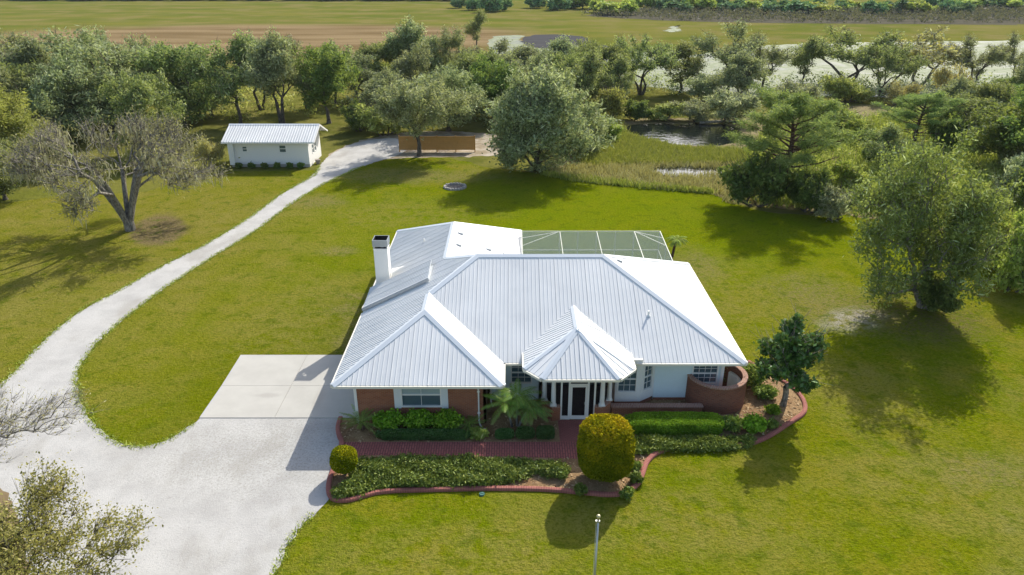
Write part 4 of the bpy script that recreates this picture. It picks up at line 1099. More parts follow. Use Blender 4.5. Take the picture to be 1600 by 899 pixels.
def build_tree(key, seed, H=10., crown_r=5., crown_h=3.5, cz=6.5, trunk_h=2.5, n_lobes=12, lobe_r=1.7, per=12, leaves=50, size=.26, spread=.55, elong=1.7, grey=.08, mode='leaf', leafmat='leaf_oak', barkmat='bark_oak', r_trunk=.32, trunks=1, lean=0.0, flat=.7, twig=2, bf=.35, up=.5, hollow=.3, L=None, sides=6, r_tip=.022, spray=26, spray_len=1.0, shift=0.0):
    rng = np.random.default_rng(seed)
    if L is None: L = lobes(rng, n_lobes, crown_r - lobe_r * .6, crown_h - lobe_r * flat * .6, cz, lobe_r, hollow=hollow)
    L[:, :2] -= L[:, :2].mean(0); L[:, 0] += shift
    A = attractors(rng, L, per, flat)
    if spray:
        S = []
        ctr = np.array([0, 0, cz * .75])
        for _ in range(spray):
            b = A[rng.integers(len(A))]; d = b - ctr; d /= np.linalg.norm(d) + 1e-6
            if d[2] < -.1: continue
            d = d + rng.normal(size=3) * .3 + np.array([.12, 0, .35]); d /= np.linalg.norm(d); ln = rng.uniform(.8, 2.0) * spray_len
            for q in (.35, .7, 1.0): S.append(b + d * ln * q + rng.normal(size=3) * .1)
        nA = len(A); A = np.concatenate([A, np.array(S)])
    sk = []
    groups = np.array_split(A[np.argsort(np.arctan2(A[:, 1], A[:, 0]))], trunks) if trunks > 1 else [A]
    for k, Ag in enumerate(groups):
        a = 2 * math.pi * k / max(1, trunks) - math.pi; o = .35 * (trunks > 1)
        dx, dy = math.cos(a) * o, math.sin(a) * o
        tr = [(dx * .6, dy * .6, 0)] + [(dx * (.6 + f * 2) + lean * trunk_h * f + rng.normal() * .05, dy * (.6 + f * 2) + rng.normal() * .05, trunk_h * f) for f in (.33, .66, 1.0)]
        sk.append(skeleton(rng, tr, Ag, bf, r_tip, r_trunk))
    s = [np.concatenate([q[i] for q in sk]) for i in range(4)]
    V, F = cyl_np(*s, n=sides)
    parts_b = [(V, F, np.zeros(len(F)))]
    if twig:
        k = twig; idx = np.repeat(np.arange(len(A)), k); d = rand_dirs(rng, len(idx)); d[:, 2] = np.abs(d[:, 2]) * .8 + .15
        out = A[idx] - np.array([0, 0, cz * .6]); out /= np.linalg.norm(out, axis=1, keepdims=True); d = d + out * .9; d /= np.linalg.norm(d, axis=1, keepdims=True)
        e = A[idx] + d * rng.uniform(.5, 1.3, (len(idx), 1)); v2, f2 = cyl_np(A[idx], e, np.full(len(idx), r_tip * .65), np.full(len(idx), r_tip * .3), 3)
        parts_b.append((v2, f2, np.zeros(len(f2))))
    V, F, T_ = join_np(parts_b)
    tm = mesh_np(key + '_trunk', V, F); tm.materials.append(M[barkmat])
    V, F, T_ = leaf_cloud(rng, A, leaves, (spread * .72, spread * .72, spread * .55), size, elong, up, None, mode, grey)
    keep = V.reshape(-1, 4, 3)[:, :, 2].min(1) > .05
    if not keep.all():
        V = V.reshape(-1, 4, 3)[keep].reshape(-1, 3); T_ = T_[keep]; F = np.arange(len(V)).reshape(-1, 4)
    cm = mesh_np(key + '_crown', V, F, T_); cm.materials.append(M[leafmat])
    zmax = float(np.percentile(V[:, 2], 99.5)); xw = float(np.percentile(np.abs(V[:, :2]), 99.6)) 
    return dict(trunk=tm, crown=cm, h=zmax, r=xw, A=A)
KIND = {}
def place(kind, name, label, x, y, h, w, rz=0.0, group=None, cat='tree', z=0.0):
    k = KIND[kind]
    s = w / (2 * k['r']); sz = h / k['h']
    o = thing(name, label, cat, (x, y, z), rz, group, (s, s, sz))
    link('trunk', k['trunk'], o); link('crown', k['crown'], o)
    return o
_rz = random.Random(77)
def tree_px(kind, name, label, px, base, top, width, group=None, cat='tree', rz=None):
    x, y, _ = at(px, base)
    h = height_at(top, y)
    w = width * px_scale(y, h * .6)
    return place(kind, name, label, x, y, h, w, _rz.uniform(0, 6.28) if rz is None else rz, group, cat)

# kinds of trees (each mesh built once)
KIND['oak_a'] = build_tree('oak_a', 1, crown_h=4.3, cz=5.6, trunk_h=1.8, n_lobes=18, leafmat='leaf_oak', leaves=62, size=.185)
KIND['spread_oak'] = build_tree('spread_oak', 22, crown_r=6.2, crown_h=3.0, cz=6.6, trunk_h=2.2, n_lobes=26, lobe_r=1.6, leafmat='leaf_grey', leaves=60, size=.165, grey=.14, hollow=.25, twig=3, spray=40)
KIND['oak_b'] = build_tree('oak_b', 2, crown_r=5.4, crown_h=4.3, cz=5.6, trunk_h=1.6, n_lobes=20, leafmat='leaf_grey', leaves=58, size=.18, grey=.14, twig=3, spray=40)
KIND['oak_c'] = build_tree('oak_c', 3, crown_r=4.2, crown_h=4.2, cz=5.7, n_lobes=16, leafmat='leaf_green', leaves=62, size=.185, trunk_h=1.6)
KIND['oak_d'] = build_tree('oak_d', 4, crown_r=4.6, crown_h=3.9, cz=5.8, n_lobes=16, lobe_r=1.5, leafmat='leaf_grey', trunks=2, grey=.16, leaves=54, size=.18, twig=3, spray=40)
KIND['slim_a'] = build_tree('slim_a', 5, crown_r=3.4, crown_h=4.2, cz=7.0, n_lobes=9, lobe_r=1.3, per=10, leafmat='leaf_oak', trunk_h=2.8, grey=.12, leaves=46, size=.19, r_trunk=.22, r_tip=.03, twig=4, spray=40, spray_len=1.2)
KIND['slim_b'] = build_tree('slim_b', 6, crown_r=3.8, crown_h=4.4, cz=6.8, n_lobes=10, lobe_r=1.3, per=10, leafmat='leaf_grey', trunk_h=2.6, trunks=2, grey=.15, leaves=34, size=.18, r_trunk=.2, lean=.15, r_tip=.03, twig=5, spray=45, spray_len=1.3)
KIND['open_oak'] = build_tree('open_oak', 7, crown_r=6.0, crown_h=3.0, cz=6.6, n_lobes=15, lobe_r=1.3, per=9, leafmat='leaf_oak', trunk_h=1.6, trunks=3, grey=.12, leaves=40, size=.19, r_trunk=.3, hollow=.55, r_tip=.034, twig=4, spray=45)
KIND['bare'] = build_tree('bare', 8, crown_r=5.0, crown_h=3.8, cz=6.2, n_lobes=13, lobe_r=1.5, per=10, leafmat='leaf_rust', barkmat='bark_grey', trunk_h=1.5, trunks=2, grey=.35, leaves=10, twig=6, spray=50, r_trunk=.24, r_tip=.03)
KIND['dense'] = build_tree('dense', 9, crown_r=5.2, crown_h=5.2, cz=4.7, n_lobes=42, lobe_r=1.6, per=13, leafmat='leaf_grey', trunk_h=1.0, grey=.2, leaves=70, size=.165, twig=3, spray=60)
def build_pine(key, seed, H=10.6):
    rng = np.random.default_rng(seed)
    A, B, ra, rb, T = [], [], [], [], []
    def seg(a, b, r0, r1): A.append(a); B.append(b); ra.append(r0); rb.append(r1)
    tr = [np.array([.35 * math.sin(h * .35), .2 * math.sin(h * .5 + 1), h]) for h in np.linspace(0, H, 13)]
    rad = lambda h: .30 * (1 - h / H) ** .8 + .04
    for a, b in zip(tr[:-1], tr[1:]): seg(a, b, rad(a[2]), rad(b[2]))
    az = 0.0
    for h in np.linspace(2.8, H - .3, 38):
        az += 2.4 + rng.uniform(-.5, .5); u = (h - 2.8) / (H - 3.1)
        L = (1.6 + 3.6 * math.sin(math.pi * min(1, .22 + .80 * u)) ** .9) * rng.uniform(.65, 1.12)
        if u > .85: L *= .75
        p = np.array([.35 * math.sin(h * .35), .2 * math.sin(h * .5 + 1), h]); d = np.array([math.cos(az), math.sin(az), rng.uniform(.05, .25) + .45 * u])
        n = 5; r0 = .035 + .018 * L; bare = u < .14
        for k in range(n):
            q = p + d * (L / n) + rng.normal(size=3) * .08 + np.array([0, 0, .04 * k]); seg(p, q, r0 * (1 - k / n * .75), r0 * (1 - (k + 1) / n * .75)); p = q
            if k >= 1 and not bare:
                for _ in range(3):
                    sd = d * .5 + rand_dirs(rng, 1)[0] * .8; sd[2] = abs(sd[2]) * .5 + .12; e = p + sd * rng.uniform(.4, .95); seg(p, e, .022, .012); T.append(e)
        if not bare: T.append(p)
    V, F = cyl_np(np.array(A), np.array(B), np.array(ra), np.array(rb), 6)
    tm = mesh_np(key + '_trunk', V, F); tm.materials.append(M['bark_pine'])
    T = np.array(T); V, F, t_ = leaf_cloud(rng, T, 78, (.27, .27, .21), .062, 5.2, .5, None, 'needle', 0)
    cm = mesh_np(key + '_crown', V, F, t_); cm.materials.append(M['leaf_pine'])
    return dict(trunk=tm, crown=cm, h=float(V[:, 2].max()), r=float(np.percentile(np.abs(V[:, :2]), 99.3)), A=T)
KIND['pine'] = build_pine('pine', 10)
KIND['bush_a'] = build_tree('bush_a', 11, H=3, crown_r=2.0, crown_h=1.5, cz=1.2, trunk_h=.3, n_lobes=11, lobe_r=.8, per=9, leaves=70, size=.14, spread=.3, leafmat='leaf_green', r_trunk=.08, trunks=3, hollow=0, grey=.04, spray=22, spray_len=.45)
KIND['bush_b'] = build_tree('bush_b', 12, H=3, crown_r=2.1, crown_h=1.3, cz=1.4, trunk_h=.4, n_lobes=9, lobe_r=.8, per=9, leaves=64, size=.135, spread=.32, leafmat='leaf_olive', r_trunk=.08, trunks=3, hollow=0, grey=.12, spray=22, spray_len=.45)
KIND['bush_c'] = build_tree('bush_c', 13, H=3, crown_r=2.0, crown_h=1.5, cz=1.5, trunk_h=.4, n_lobes=8, lobe_r=.8, per=9, leaves=50, size=.13, spread=.34, leafmat='leaf_grey', r_trunk=.08, trunks=3, hollow=0, grey=.35, spray=22, spray_len=.45)
KIND['bush_y'] = build_tree('bush_y', 14, H=3, crown_r=2.0, crown_h=1.4, cz=1.4, trunk_h=.4, n_lobes=9, lobe_r=.8, per=9, leaves=64, size=.135, spread=.32, leafmat='leaf_yellowgreen', r_trunk=.08, trunks=3, hollow=0, grey=.08, spray=22, spray_len=.45)
KIND['bush_r'] = build_tree('bush_r', 15, H=3, crown_r=2.0, crown_h=1.4, cz=1.5, trunk_h=.4, n_lobes=8, lobe_r=.8, per=9, leaves=48, size=.12, spread=.36, leafmat='leaf_rust', barkmat='bark_grey', r_trunk=.08, trunks=3, hollow=0, grey=.3, spray=22, spray_len=.45)
KIND['far_a'] = build_tree('far_a', 16, H=6, crown_r=3.6, crown_h=2.6, cz=2.8, trunk_h=.6, n_lobes=11, lobe_r=1.3, per=7, leaves=26, size=.62, spread=.6, leafmat='leaf_far', r_trunk=.15, hollow=0, grey=0, twig=0, spray=0)
KIND['far_y'] = build_tree('far_y', 17, H=6, crown_r=3.6, crown_h=2.4, cz=2.6, trunk_h=.6, n_lobes=10, lobe_r=1.3, per=7, leaves=24, size=.6, spread=.6, leafmat='leaf_yellowgreen', r_trunk=.15, hollow=0, grey=.05, twig=0, spray=0)
KIND['far_p'] = build_tree('far_p', 18, H=3, crown_r=3.6, crown_h=1.3, cz=1.3, trunk_h=.3, n_lobes=12, lobe_r=1.0, per=7, leaves=18, size=.5, spread=.6, leafmat='leaf_purple', r_trunk=.1, hollow=0, grey=.2, twig=0, spray=0)
KIND['cedar'] = build_tree('cedar', 19, crown_r=3.0, crown_h=4.8, cz=5.2, n_lobes=22, lobe_r=1.1, per=10, leafmat='leaf_olive', trunk_h=2.5, mode='needle', size=.085, elong=4, spread=.45, leaves=90, grey=.05, r_trunk=.3, bf=.15, hollow=.2)

# ---- the big tree on the right lawn
KIND['right'] = build_tree('right', 31, crown_r=5.2, crown_h=5.5, cz=5.5, n_lobes=38, lobe_r=1.6, per=14, shift=-1.1, leafmat='leaf_right', barkmat='bark_grey', trunk_h=1.2, trunks=3, leaves=68, size=.125, spread=.5, elong=1.6, grey=.05, r_trunk=.26, hollow=.25)
tree_px('right', 'tree', 'big full green tree on the right lawn with speckled pale leaves', 1442, 480, 222, 268, rz=0.0)
tree_px('bush_a', 'shrub', 'tangle of dark green shoots round the trunk of the big right tree', 1452, 484, 432, 92, cat='shrub')
# ---- evergreen in the garden bed
KIND['mag'] = build_tree('mag', 32, H=5.2, crown_r=2.1, crown_h=2.0, cz=3.05, n_lobes=20, lobe_r=.6, per=9, leafmat='leaf_magnolia', barkmat='bark_grey', trunk_h=1.2, leaves=34, size=.15, spread=.2, elong=1.9, grey=0, r_trunk=.15, hollow=.35, flat=.8, spray=10, spray_len=.3, twig=1)
tree_px('mag', 'tree', 'small dark glossy evergreen tree in the garden bed right of the house', 1222, 634, 500, 122, rz=1.0)
# ---- pine by the marsh
tree_px('pine', 'pine_tree', 'tall pine with bare lower limbs at the marsh edge above a dark bush', 1216, 312, 132, 205, rz=.4, cat='pine tree')
tree_px('pine', 'pine_tree', 'shorter dark pine behind the big right tree, right of the taller pine', 1428, 232, 140, 120, cat='pine tree', rz=2.0)
for px, b, t, w, lab in ((1562, 170, 118, 55, 'first small dark pine near the right edge, before the flood water'), (1592, 178, 128, 50, 'small dark pine cut by the right edge of the picture')):
    tree_px('pine', 'pine_tree', lab, px, b, t, w, cat='pine tree')

# ---- mossy oak at the left
def mossy_oak():
    rng = np.random.default_rng(41)
    L = []
    for _ in range(46):
        a = rng.uniform(0, 2 * math.pi); r = rng.uniform(.25, 1) ** .6 * 7.4
        z = 8.4 - (r / 7.4) ** 2 * 2.6 + rng.uniform(-2.3, 1.6)
        L.append([math.cos(a) * r, math.sin(a) * r, z, rng.uniform(.8, 1.35)])
    L = np.array(L)
    rr_ = np.hypot(L[:, 0], L[:, 1]); L[:, 2] = np.maximum(L[:, 2], np.where(rr_ < 5.6, 5.0, 4.0))
    A = attractors(rng, L, 7, .7)
    sk = []
    ang = np.arctan2(A[:, 1], A[:, 0]); order = np.argsort(ang)
    for k, g in enumerate(np.array_split(order, 7)):
        am = ang[g].mean(); o = .22
        tr = [(math.cos(am) * .12, math.sin(am) * .12, 0), (math.cos(am) * o, math.sin(am) * o, .9), (math.cos(am) * .7, math.sin(am) * .7, 2.3), (math.cos(am) * 1.3, math.sin(am) * 1.3, 3.7), (math.cos(am) * 1.9, math.sin(am) * 1.9, 5.0)]
        sk.append(skeleton(rng, tr, A[g], .5, .030, .27, .47, .16))
    s = [np.concatenate([q[i] for q in sk]) for i in range(4)]
    V, F = cyl_np(*s, n=7)
    parts = [(V, F, np.zeros(len(F)))]
    k = 8; idx = np.repeat(np.arange(len(A)), k); d = rand_dirs(rng, len(idx)); d[:, 2] = d[:, 2] * .6 + .3
    out = A[idx] - np.array([0, 0, 4.]); out /= np.linalg.norm(out, axis=1, keepdims=True); d += out; d /= np.linalg.norm(d, axis=1, keepdims=True)
    e = A[idx] + d * rng.uniform(.5, 1.7, (len(idx), 1)); v2, f2 = cyl_np(A[idx], e, np.full(len(idx), .026), np.full(len(idx), .012), 3)
    parts.append((v2, f2, np.zeros(len(f2))))
    V, F, _ = join_np(parts)
    root = thing('live_oak', 'spreading live oak hung with grey moss on the left lawn', 'tree', at(203, 360), 1.9)
    tm = mesh_np('live_oak_trunk', V, F); link('trunk', tm, root, 'bark_grey')
    V, F, T_ = leaf_cloud(rng, np.concatenate([A, e[::4]]), 8, (.42, .42, .3), .10, 1.8, .5, None, 'leaf', .25)
    link('crown', mesh_np('live_oak_crown', V, F, T_), root, 'leaf_mossy')
    # hanging moss: thin drooping strips
    pick = rng.choice(len(A), 300, replace=False); C = np.repeat(A[pick], 12, 0); n = len(C)
    C = C + rng.normal(size=(n, 3)) * np.array([.4, .4, .2]); ln = rng.uniform(.15, .8, n); a = rng.uniform(0, 6.28, n); w = rng.uniform(.03, .08, n)
    dv = np.stack([np.cos(a), np.sin(a), np.zeros(n)], 1) * w[:, None]; dn = np.stack([rng.normal(size=n) * .12, rng.normal(size=n) * .12, -ln], 1)
    V = np.stack([C - dv, C + dv, C + dv * .3 + dn, C - dv * .3 + dn], 1).reshape(-1, 3)
    link('moss', mesh_np('live_oak_moss', V, np.arange(n * 4).reshape(n, 4), rng.uniform(0, 1, n)), root, 'moss')
mossy_oak()

# ---- woods behind the shed and on the left
GW = 'trees in the woods behind the lawn'
WOODS = [
 ('cedar', 'dark brownish evergreen tree at the far left edge of the picture', 22, 292, 118, 105),
 ('oak_a', 'dark green rounded tree low at the left edge below the brownish evergreen', 8, 312, 225, 95),
 ('oak_b', 'grey green oak at the upper left corner before the dry field', 25, 175, 42, 130),
 ('oak_b', 'broad grey green oak left of the shed, largest crown of the left woods', 178, 205, 52, 190),
 ('oak_a', 'oak with bare limbs showing just left of the shed roof', 286, 195, 70, 120),
 ('oak_b', 'green oak with low crown behind the mossy live oak', 110, 225, 90, 120),
 ('oak_d', 'grey leaved oak between the left edge and the broad grey green oak', 80, 190, 62, 110),
 ('slim_a', 'upright tree on a straight trunk behind the left end of shed roof', 375, 194, 58, 95),
 ('oak_d', 'many stemmed grey green tree behind the middle of the shed roof', 440, 195, 56, 105),
 ('oak_c', 'full mid green tree behind the right end of the shed', 513, 193, 72, 100),
 ('slim_b', 'thin twiggy tree just beyond the full green tree by the shed', 480, 170, 60, 80),
 ('slim_b', 'grey twiggy tree in the gap between shed trees and fence trees', 560, 160, 85, 80),
 ('oak_a', 'dark rounded oak at the edge of the dry field above the fence', 595, 150, 66, 75),
 ('oak_d', 'tall grey oak at the field edge, its top above its neighbours', 648, 150, 35, 95),
 ('oak_b', 'grey oak standing right of the tall grey oak at field edge', 700, 150, 46, 95),
 ('slim_a', 'slender tree poking up alone against the far yellow field', 744, 78, 17, 42),
 ('slim_b', 'pale twiggy tree left of the bright flood water', 765, 140, 64, 95),
 ('oak_d', 'grey tree behind the big dense oak near the flood water', 820, 150, 74, 100),
 ('oak_b', 'broad grey green oak directly behind the board fence', 700, 205, 105, 130),
 ('oak_c', 'green tree filling the gap behind fence and dense oak', 770, 190, 95, 90),
 ('slim_a', 'green upright tree at the left end of the marsh pond', 905, 188, 80, 80),
 ('oak_a', 'dark oak with open limbs behind the left end of the pond', 935, 160, 66, 80),
 ('oak_d', 'grey tree against the dark mud flat behind the dense oak', 875, 150, 62, 90),
 ('open_oak', 'leaning dark branched oak above the middle of the pond', 1000, 148, 56, 105),
 ('slim_a', 'bushy tree beside the leaning oak above the pond', 1062, 145, 70, 85),
 ('slim_b', 'tallest double stemmed tree above the right end of pond', 1132, 146, 36, 105),
 ('slim_b', 'wispy tree right of the tallest double stemmed tree', 1190, 140, 55, 80),
 ('slim_a', 'small dark tree standing against the white flood water', 1252, 136, 58, 60),
 ('open_oak', 'wide spreading oak with dark bare limbs before the flood water', 1322, 134, 48, 150),
 ('bare', 'nearly leafless fan shaped tree right of the wide spreading oak', 1434, 134, 48, 120),
 ('slim_b', 'wind bent grey tree near the right edge before flood water', 1515, 140, 58, 85),
 ('slim_b', 'grey tree at the right edge beside the flood water', 1580, 135, 54, 70),
 ('oak_c', 'dark green oak at the right edge behind the big right tree', 1560, 265, 165, 130),
 ('oak_a', 'olive oak at the right edge above the big right tree', 1500, 225, 150, 95),
 ('oak_c', 'deep green tree cut by the right edge near its upper half', 1625, 290, 145, 140),
 ('oak_a', 'grey green oak left of the shed hidden behind the mossy oak', 235, 240, 120, 95),
]
for kind, lab, px, b, t, w in WOODS: tree_px(kind, 'tree', lab, px, b, t, w * 1.12, GW)
WOODS2 = [
 ('oak_b', 'grey oak directly behind the left gable of the shed roof', 330, 182, 78, 95), ('oak_d', 'grey tree at the back between the first two upright shed trees', 408, 172, 58, 85),
 ('oak_b', 'oak of the back row touching the dry field above mossy oak', 150, 168, 50, 115), ('oak_a', 'mid green oak behind the left limbs of the mossy oak', 62, 218, 98, 115),
 ('oak_d', 'twin trunk grey oak below the upper left corner oak', 18, 235, 105, 100), ('oak_b', 'grey oak crown behind the oak with bare limbs', 255, 176, 60, 105),
 ('slim_a', 'slender tree between full green shed tree and the grey gap tree', 525, 168, 66, 85), ('oak_d', 'grey oak just behind the left end of the board fence', 605, 192, 112, 95),
 ('oak_b', 'grey oak behind the low spreading fence oak, left side', 645, 168, 72, 100), ('oak_a', 'olive oak behind the right end of the board fence', 745, 172, 82, 100),
 ('oak_d', 'grey oak behind the top left of the dense oak', 792, 182, 90, 90), ('oak_b', 'grey oak behind the top right of the dense oak', 852, 165, 78, 90),
 ('oak_a', 'dark oak between dense oak and the pond trees', 893, 172, 84, 85), ('slim_a', 'short slim tree on the far bank left of the leaning oak', 962, 176, 92, 70),

 ('oak_d', 'grey tree behind the top left of the tall marsh pine', 1152, 166, 84, 90),

 ('open_oak', 'second open oak between the wide one and the leafless tree', 1376, 150, 70, 100),
 ('oak_d', 'grey oak at the far right edge below the flood water', 1604, 168, 78, 90),

 ('oak_d', 'grey green tree between shorter dark pine and right edge oaks', 1478, 208, 124, 90),
 ('oak_a', 'dark olive oak above the right edge dark oaks', 1545, 212, 130, 95), ('oak_c', 'green oak at the right edge under the small dark pines', 1602, 235, 132, 100),
 ('oak_a', 'dark olive tree at the right edge behind the bare thicket', 1592, 272, 170, 100), ('slim_a', 'slim olive tree behind the left side of the big right tree', 1375, 270, 200, 80),
]
for kind, lab, px, b, t, w in WOODS2: tree_px(kind, 'tree', lab, px, b, t, w, GW)

tree_px('spread_oak', 'oak_tree', 'low spreading oak on a dark trunk in front of the board fence', 655, 244, 124, 172, rz=.3)
tree_px('dense', 'oak_tree', 'big dense grey green oak drooping to the lawn right of the fence', 838, 266, 110, 192, rz=1.2)

# cabbage palm among the left woods
def palm_frond(key, n=22, L=1.6, droop=.9, leaf=.28, w=.035, rise=.5, matn='leaf_palm', seed=0):
    rng = np.random.default_rng(seed); V, F, T_ = [], [], []
    pts = []
    for i in range(n + 1):
        f = i / n; pts.append(np.array([f * L, 0, rise * f * L - droop * L * f * f]))
    pts = np.array(pts)
    for i in range(n):
        f = (i + .5) / n; p = pts[i]; d = pts[i + 1] - pts[i]; d /= np.linalg.norm(d)
        # stalk
        b = len(V); hw_ = .012 * (1 - .6 * f)
        V += [p + [0, hw_, 0], p - [0, hw_, 0], pts[i + 1] - [0, hw_, 0], pts[i + 1] + [0, hw_, 0]]; F.append((b, b + 1, b + 2, b + 3)); T_.append(.8)
        if f < .12: continue
        ll = leaf * (math.sin(math.pi * (.12 + .85 * f)) ** .6) * rng.uniform(.85, 1.1)
        for sg in (-1, 1):
            ld = np.array([d[0] * .75, sg * .8, d[2] * .75 - .25 + rng.normal() * .08]); ld /= np.linalg.norm(ld)
            mid = p + ld * ll * .5; end = p + ld * ll + np.array([0, 0, -.25 * ll])
            b = len(V); V += [p, mid + d * w, end, mid - d * w]; F.append((b, b + 1, b + 2, b + 3)); T_.append(float(np.clip(rng.normal(.5, .22), 0, 1)))
    me = mesh_np(key, np.array(V), np.array(F), np.array(T_)); me.materials.append(M[matn]); return me
def palm(name, label, loc, stems, frond_mesh, n_fronds, cat='palm', trunk_r=.07, bark='bark_grey', low=-.5, s=1.0, rng=None, group=None):
    rng = rng or random.Random(5)
    root = thing(name, label, cat, loc, 0, group)
    for (dx, dy, hx, hy, hz) in stems:
        if hz > .15:
            MB().tube([(dx, dy, 0), (dx * .6 + hx * .4, dy * .6 + hy * .4, hz * .5), (hx, hy, hz)], [trunk_r * 1.1, trunk_r, trunk_r * .9], 7).build('trunk', bark, root)
        for k in range(n_fronds):
            o = link('frond', frond_mesh, root)
            o.location = (hx, hy, hz); a = 2.399 * k + rng.uniform(-.2, .2)
            o.rotation_euler = (0, rng.uniform(low, .55) * (.4 + .6 * k / n_fronds) * -1 + rng.uniform(-.1, .1), a)
            q = s * rng.uniform(.8, 1.1); o.scale = (q, q, q)
    return root
fd = palm_frond('date_frond', 26, 1.25, .66, .32, .019, .5, seed=1)
palm('date_palm', 'feathery three headed palm in the bed beside the porch', (0.15, 31.05, .04), [(-.15, 0, -.5, -.1, 1.45), (.1, .05, .1, .2, 1.75), (.2, 0, .75, -.05, 1.2)], fd, 20, trunk_r=.06)
fs = palm_frond('cycad_frond', 26, 1.15, .30, .16, .014, .55, 'leaf_palm', seed=2)
palm('sago_palm', 'stiff low sago palm at the left corner of the brick garage', (-7.75, 30.85, .04), [(0, 0, 0, 0, .45)], fs, 26, trunk_r=.14, bark='bark_pine', rng=random.Random(8))
palm('sago_palm', 'low sago palm in deep shade beside the downspout', (-2.2, 30.75, .04), [(0, 0, 0, 0, .35)], fs, 20, trunk_r=.13, bark='bark_pine', s=.85, rng=random.Random(9))
fc = palm_frond('queen_frond', 16, 1.0, .8, .28, .035, .6, 'leaf_yellowgreen', seed=3)
palm('garden_palm', 'little bushy topped palm on the lawn right of the patio enclosure', at(1049, 402), [(0, 0, .25, .1, 1.5)], fc, 22, trunk_r=.11, bark='bark_pine', rng=random.Random(10))
fcab = palm_frond('cabbage_frond', 12, 1.3, .7, .5, .07, .6, 'leaf_green', seed=4)
cx_, cy_, _ = at(122, 178)
palm('cabbage_palm', 'dark cabbage palm head rising among the left woods', (cx_, cy_, 0), [(0, 0, .1, 0, height_at(80, cy_))], fcab, 30, trunk_r=.2, s=1.5, rng=random.Random(11))

# ---- near trees at the lower left corner
def near_tree(name, label, base, centre, rad, key, seed, leaves, leafmat, barkmat, twig, nl, per, size, grey):
    rng = np.random.default_rng(seed)
    c = np.array(centre) - np.array(base); L = []
    while len(L) < nl:
        p = rng.uniform(-1, 1, 3)
        if np.linalg.norm(p) < 1: L.append([c[0] + p[0] * rad[0], c[1] + p[1] * rad[1], c[2] + p[2] * rad[2], rng.uniform(.45, .8)])
    A = attractors(rng, np.array(L), per, .7)
    tr = [(0, 0, 0), (.1, .05, .7), (.25, .1, 1.4), (.5, .15, 2.1)]
    sk = skeleton(rng, tr, A, .45, .0085, .10, .5, .14)
    V, F = cyl_np(*sk, n=5); parts = [(V, F, np.zeros(len(F)))]
    idx = np.repeat(np.arange(len(A)), twig); d = rand_dirs(rng, len(idx)) * .6; o = A[idx] - np.array([0, 0, 1.2]); o /= np.linalg.norm(o, axis=1, keepdims=True); d += o; d /= np.linalg.norm(d, axis=1, keepdims=True)
    e = A[idx] + d * rng.uniform(.25, .8, (len(idx), 1)); v2, f2 = cyl_np(A[idx], e, np.full(len(idx), .007), np.full(len(idx), .004), 3)
    parts.append((v2, f2, np.zeros(len(f2)))); V, F, _ = join_np(parts)
    root = thing(name, label, 'tree', base)
    link('trunk', mesh_np(key + '_trunk', V, F), root, barkmat)
    V, F, T_ = leaf_cloud(rng, np.concatenate([A, e[::2]]), leaves, (.17, .17, .13), size, 1.8, .4, None, 'leaf', grey)
    link('crown', mesh_np(key + '_crown', V, F, T_), root, leafmat)
near_tree('tree', 'olive brown leafy tree cut by the lower left corner of the picture', (-18.6, 17.2, 0), (-15.9, 18.3, 4.3), (2.7, 2.5, 1.7), 'near_leafy', 51, 12, 'leaf_near', 'bark_oak', 6, 36, 9, .062, .12)
near_tree('tree', 'almost leafless grey tree reaching in from the left edge above gravel', (-25.2, 23.6, 0), (-21.0, 25.0, 4.4), (3.0, 2.0, 1.6), 'near_bare', 52, 2, 'leaf_rust', 'bark_grey', 6, 20, 8, .045, .4)
place('bush_r', 'shrub', 'sparse weedy shrub at the bottom edge between gravel and lawn', -8.15, 18.95, 1.1, 1.3, 0, None, 'shrub')

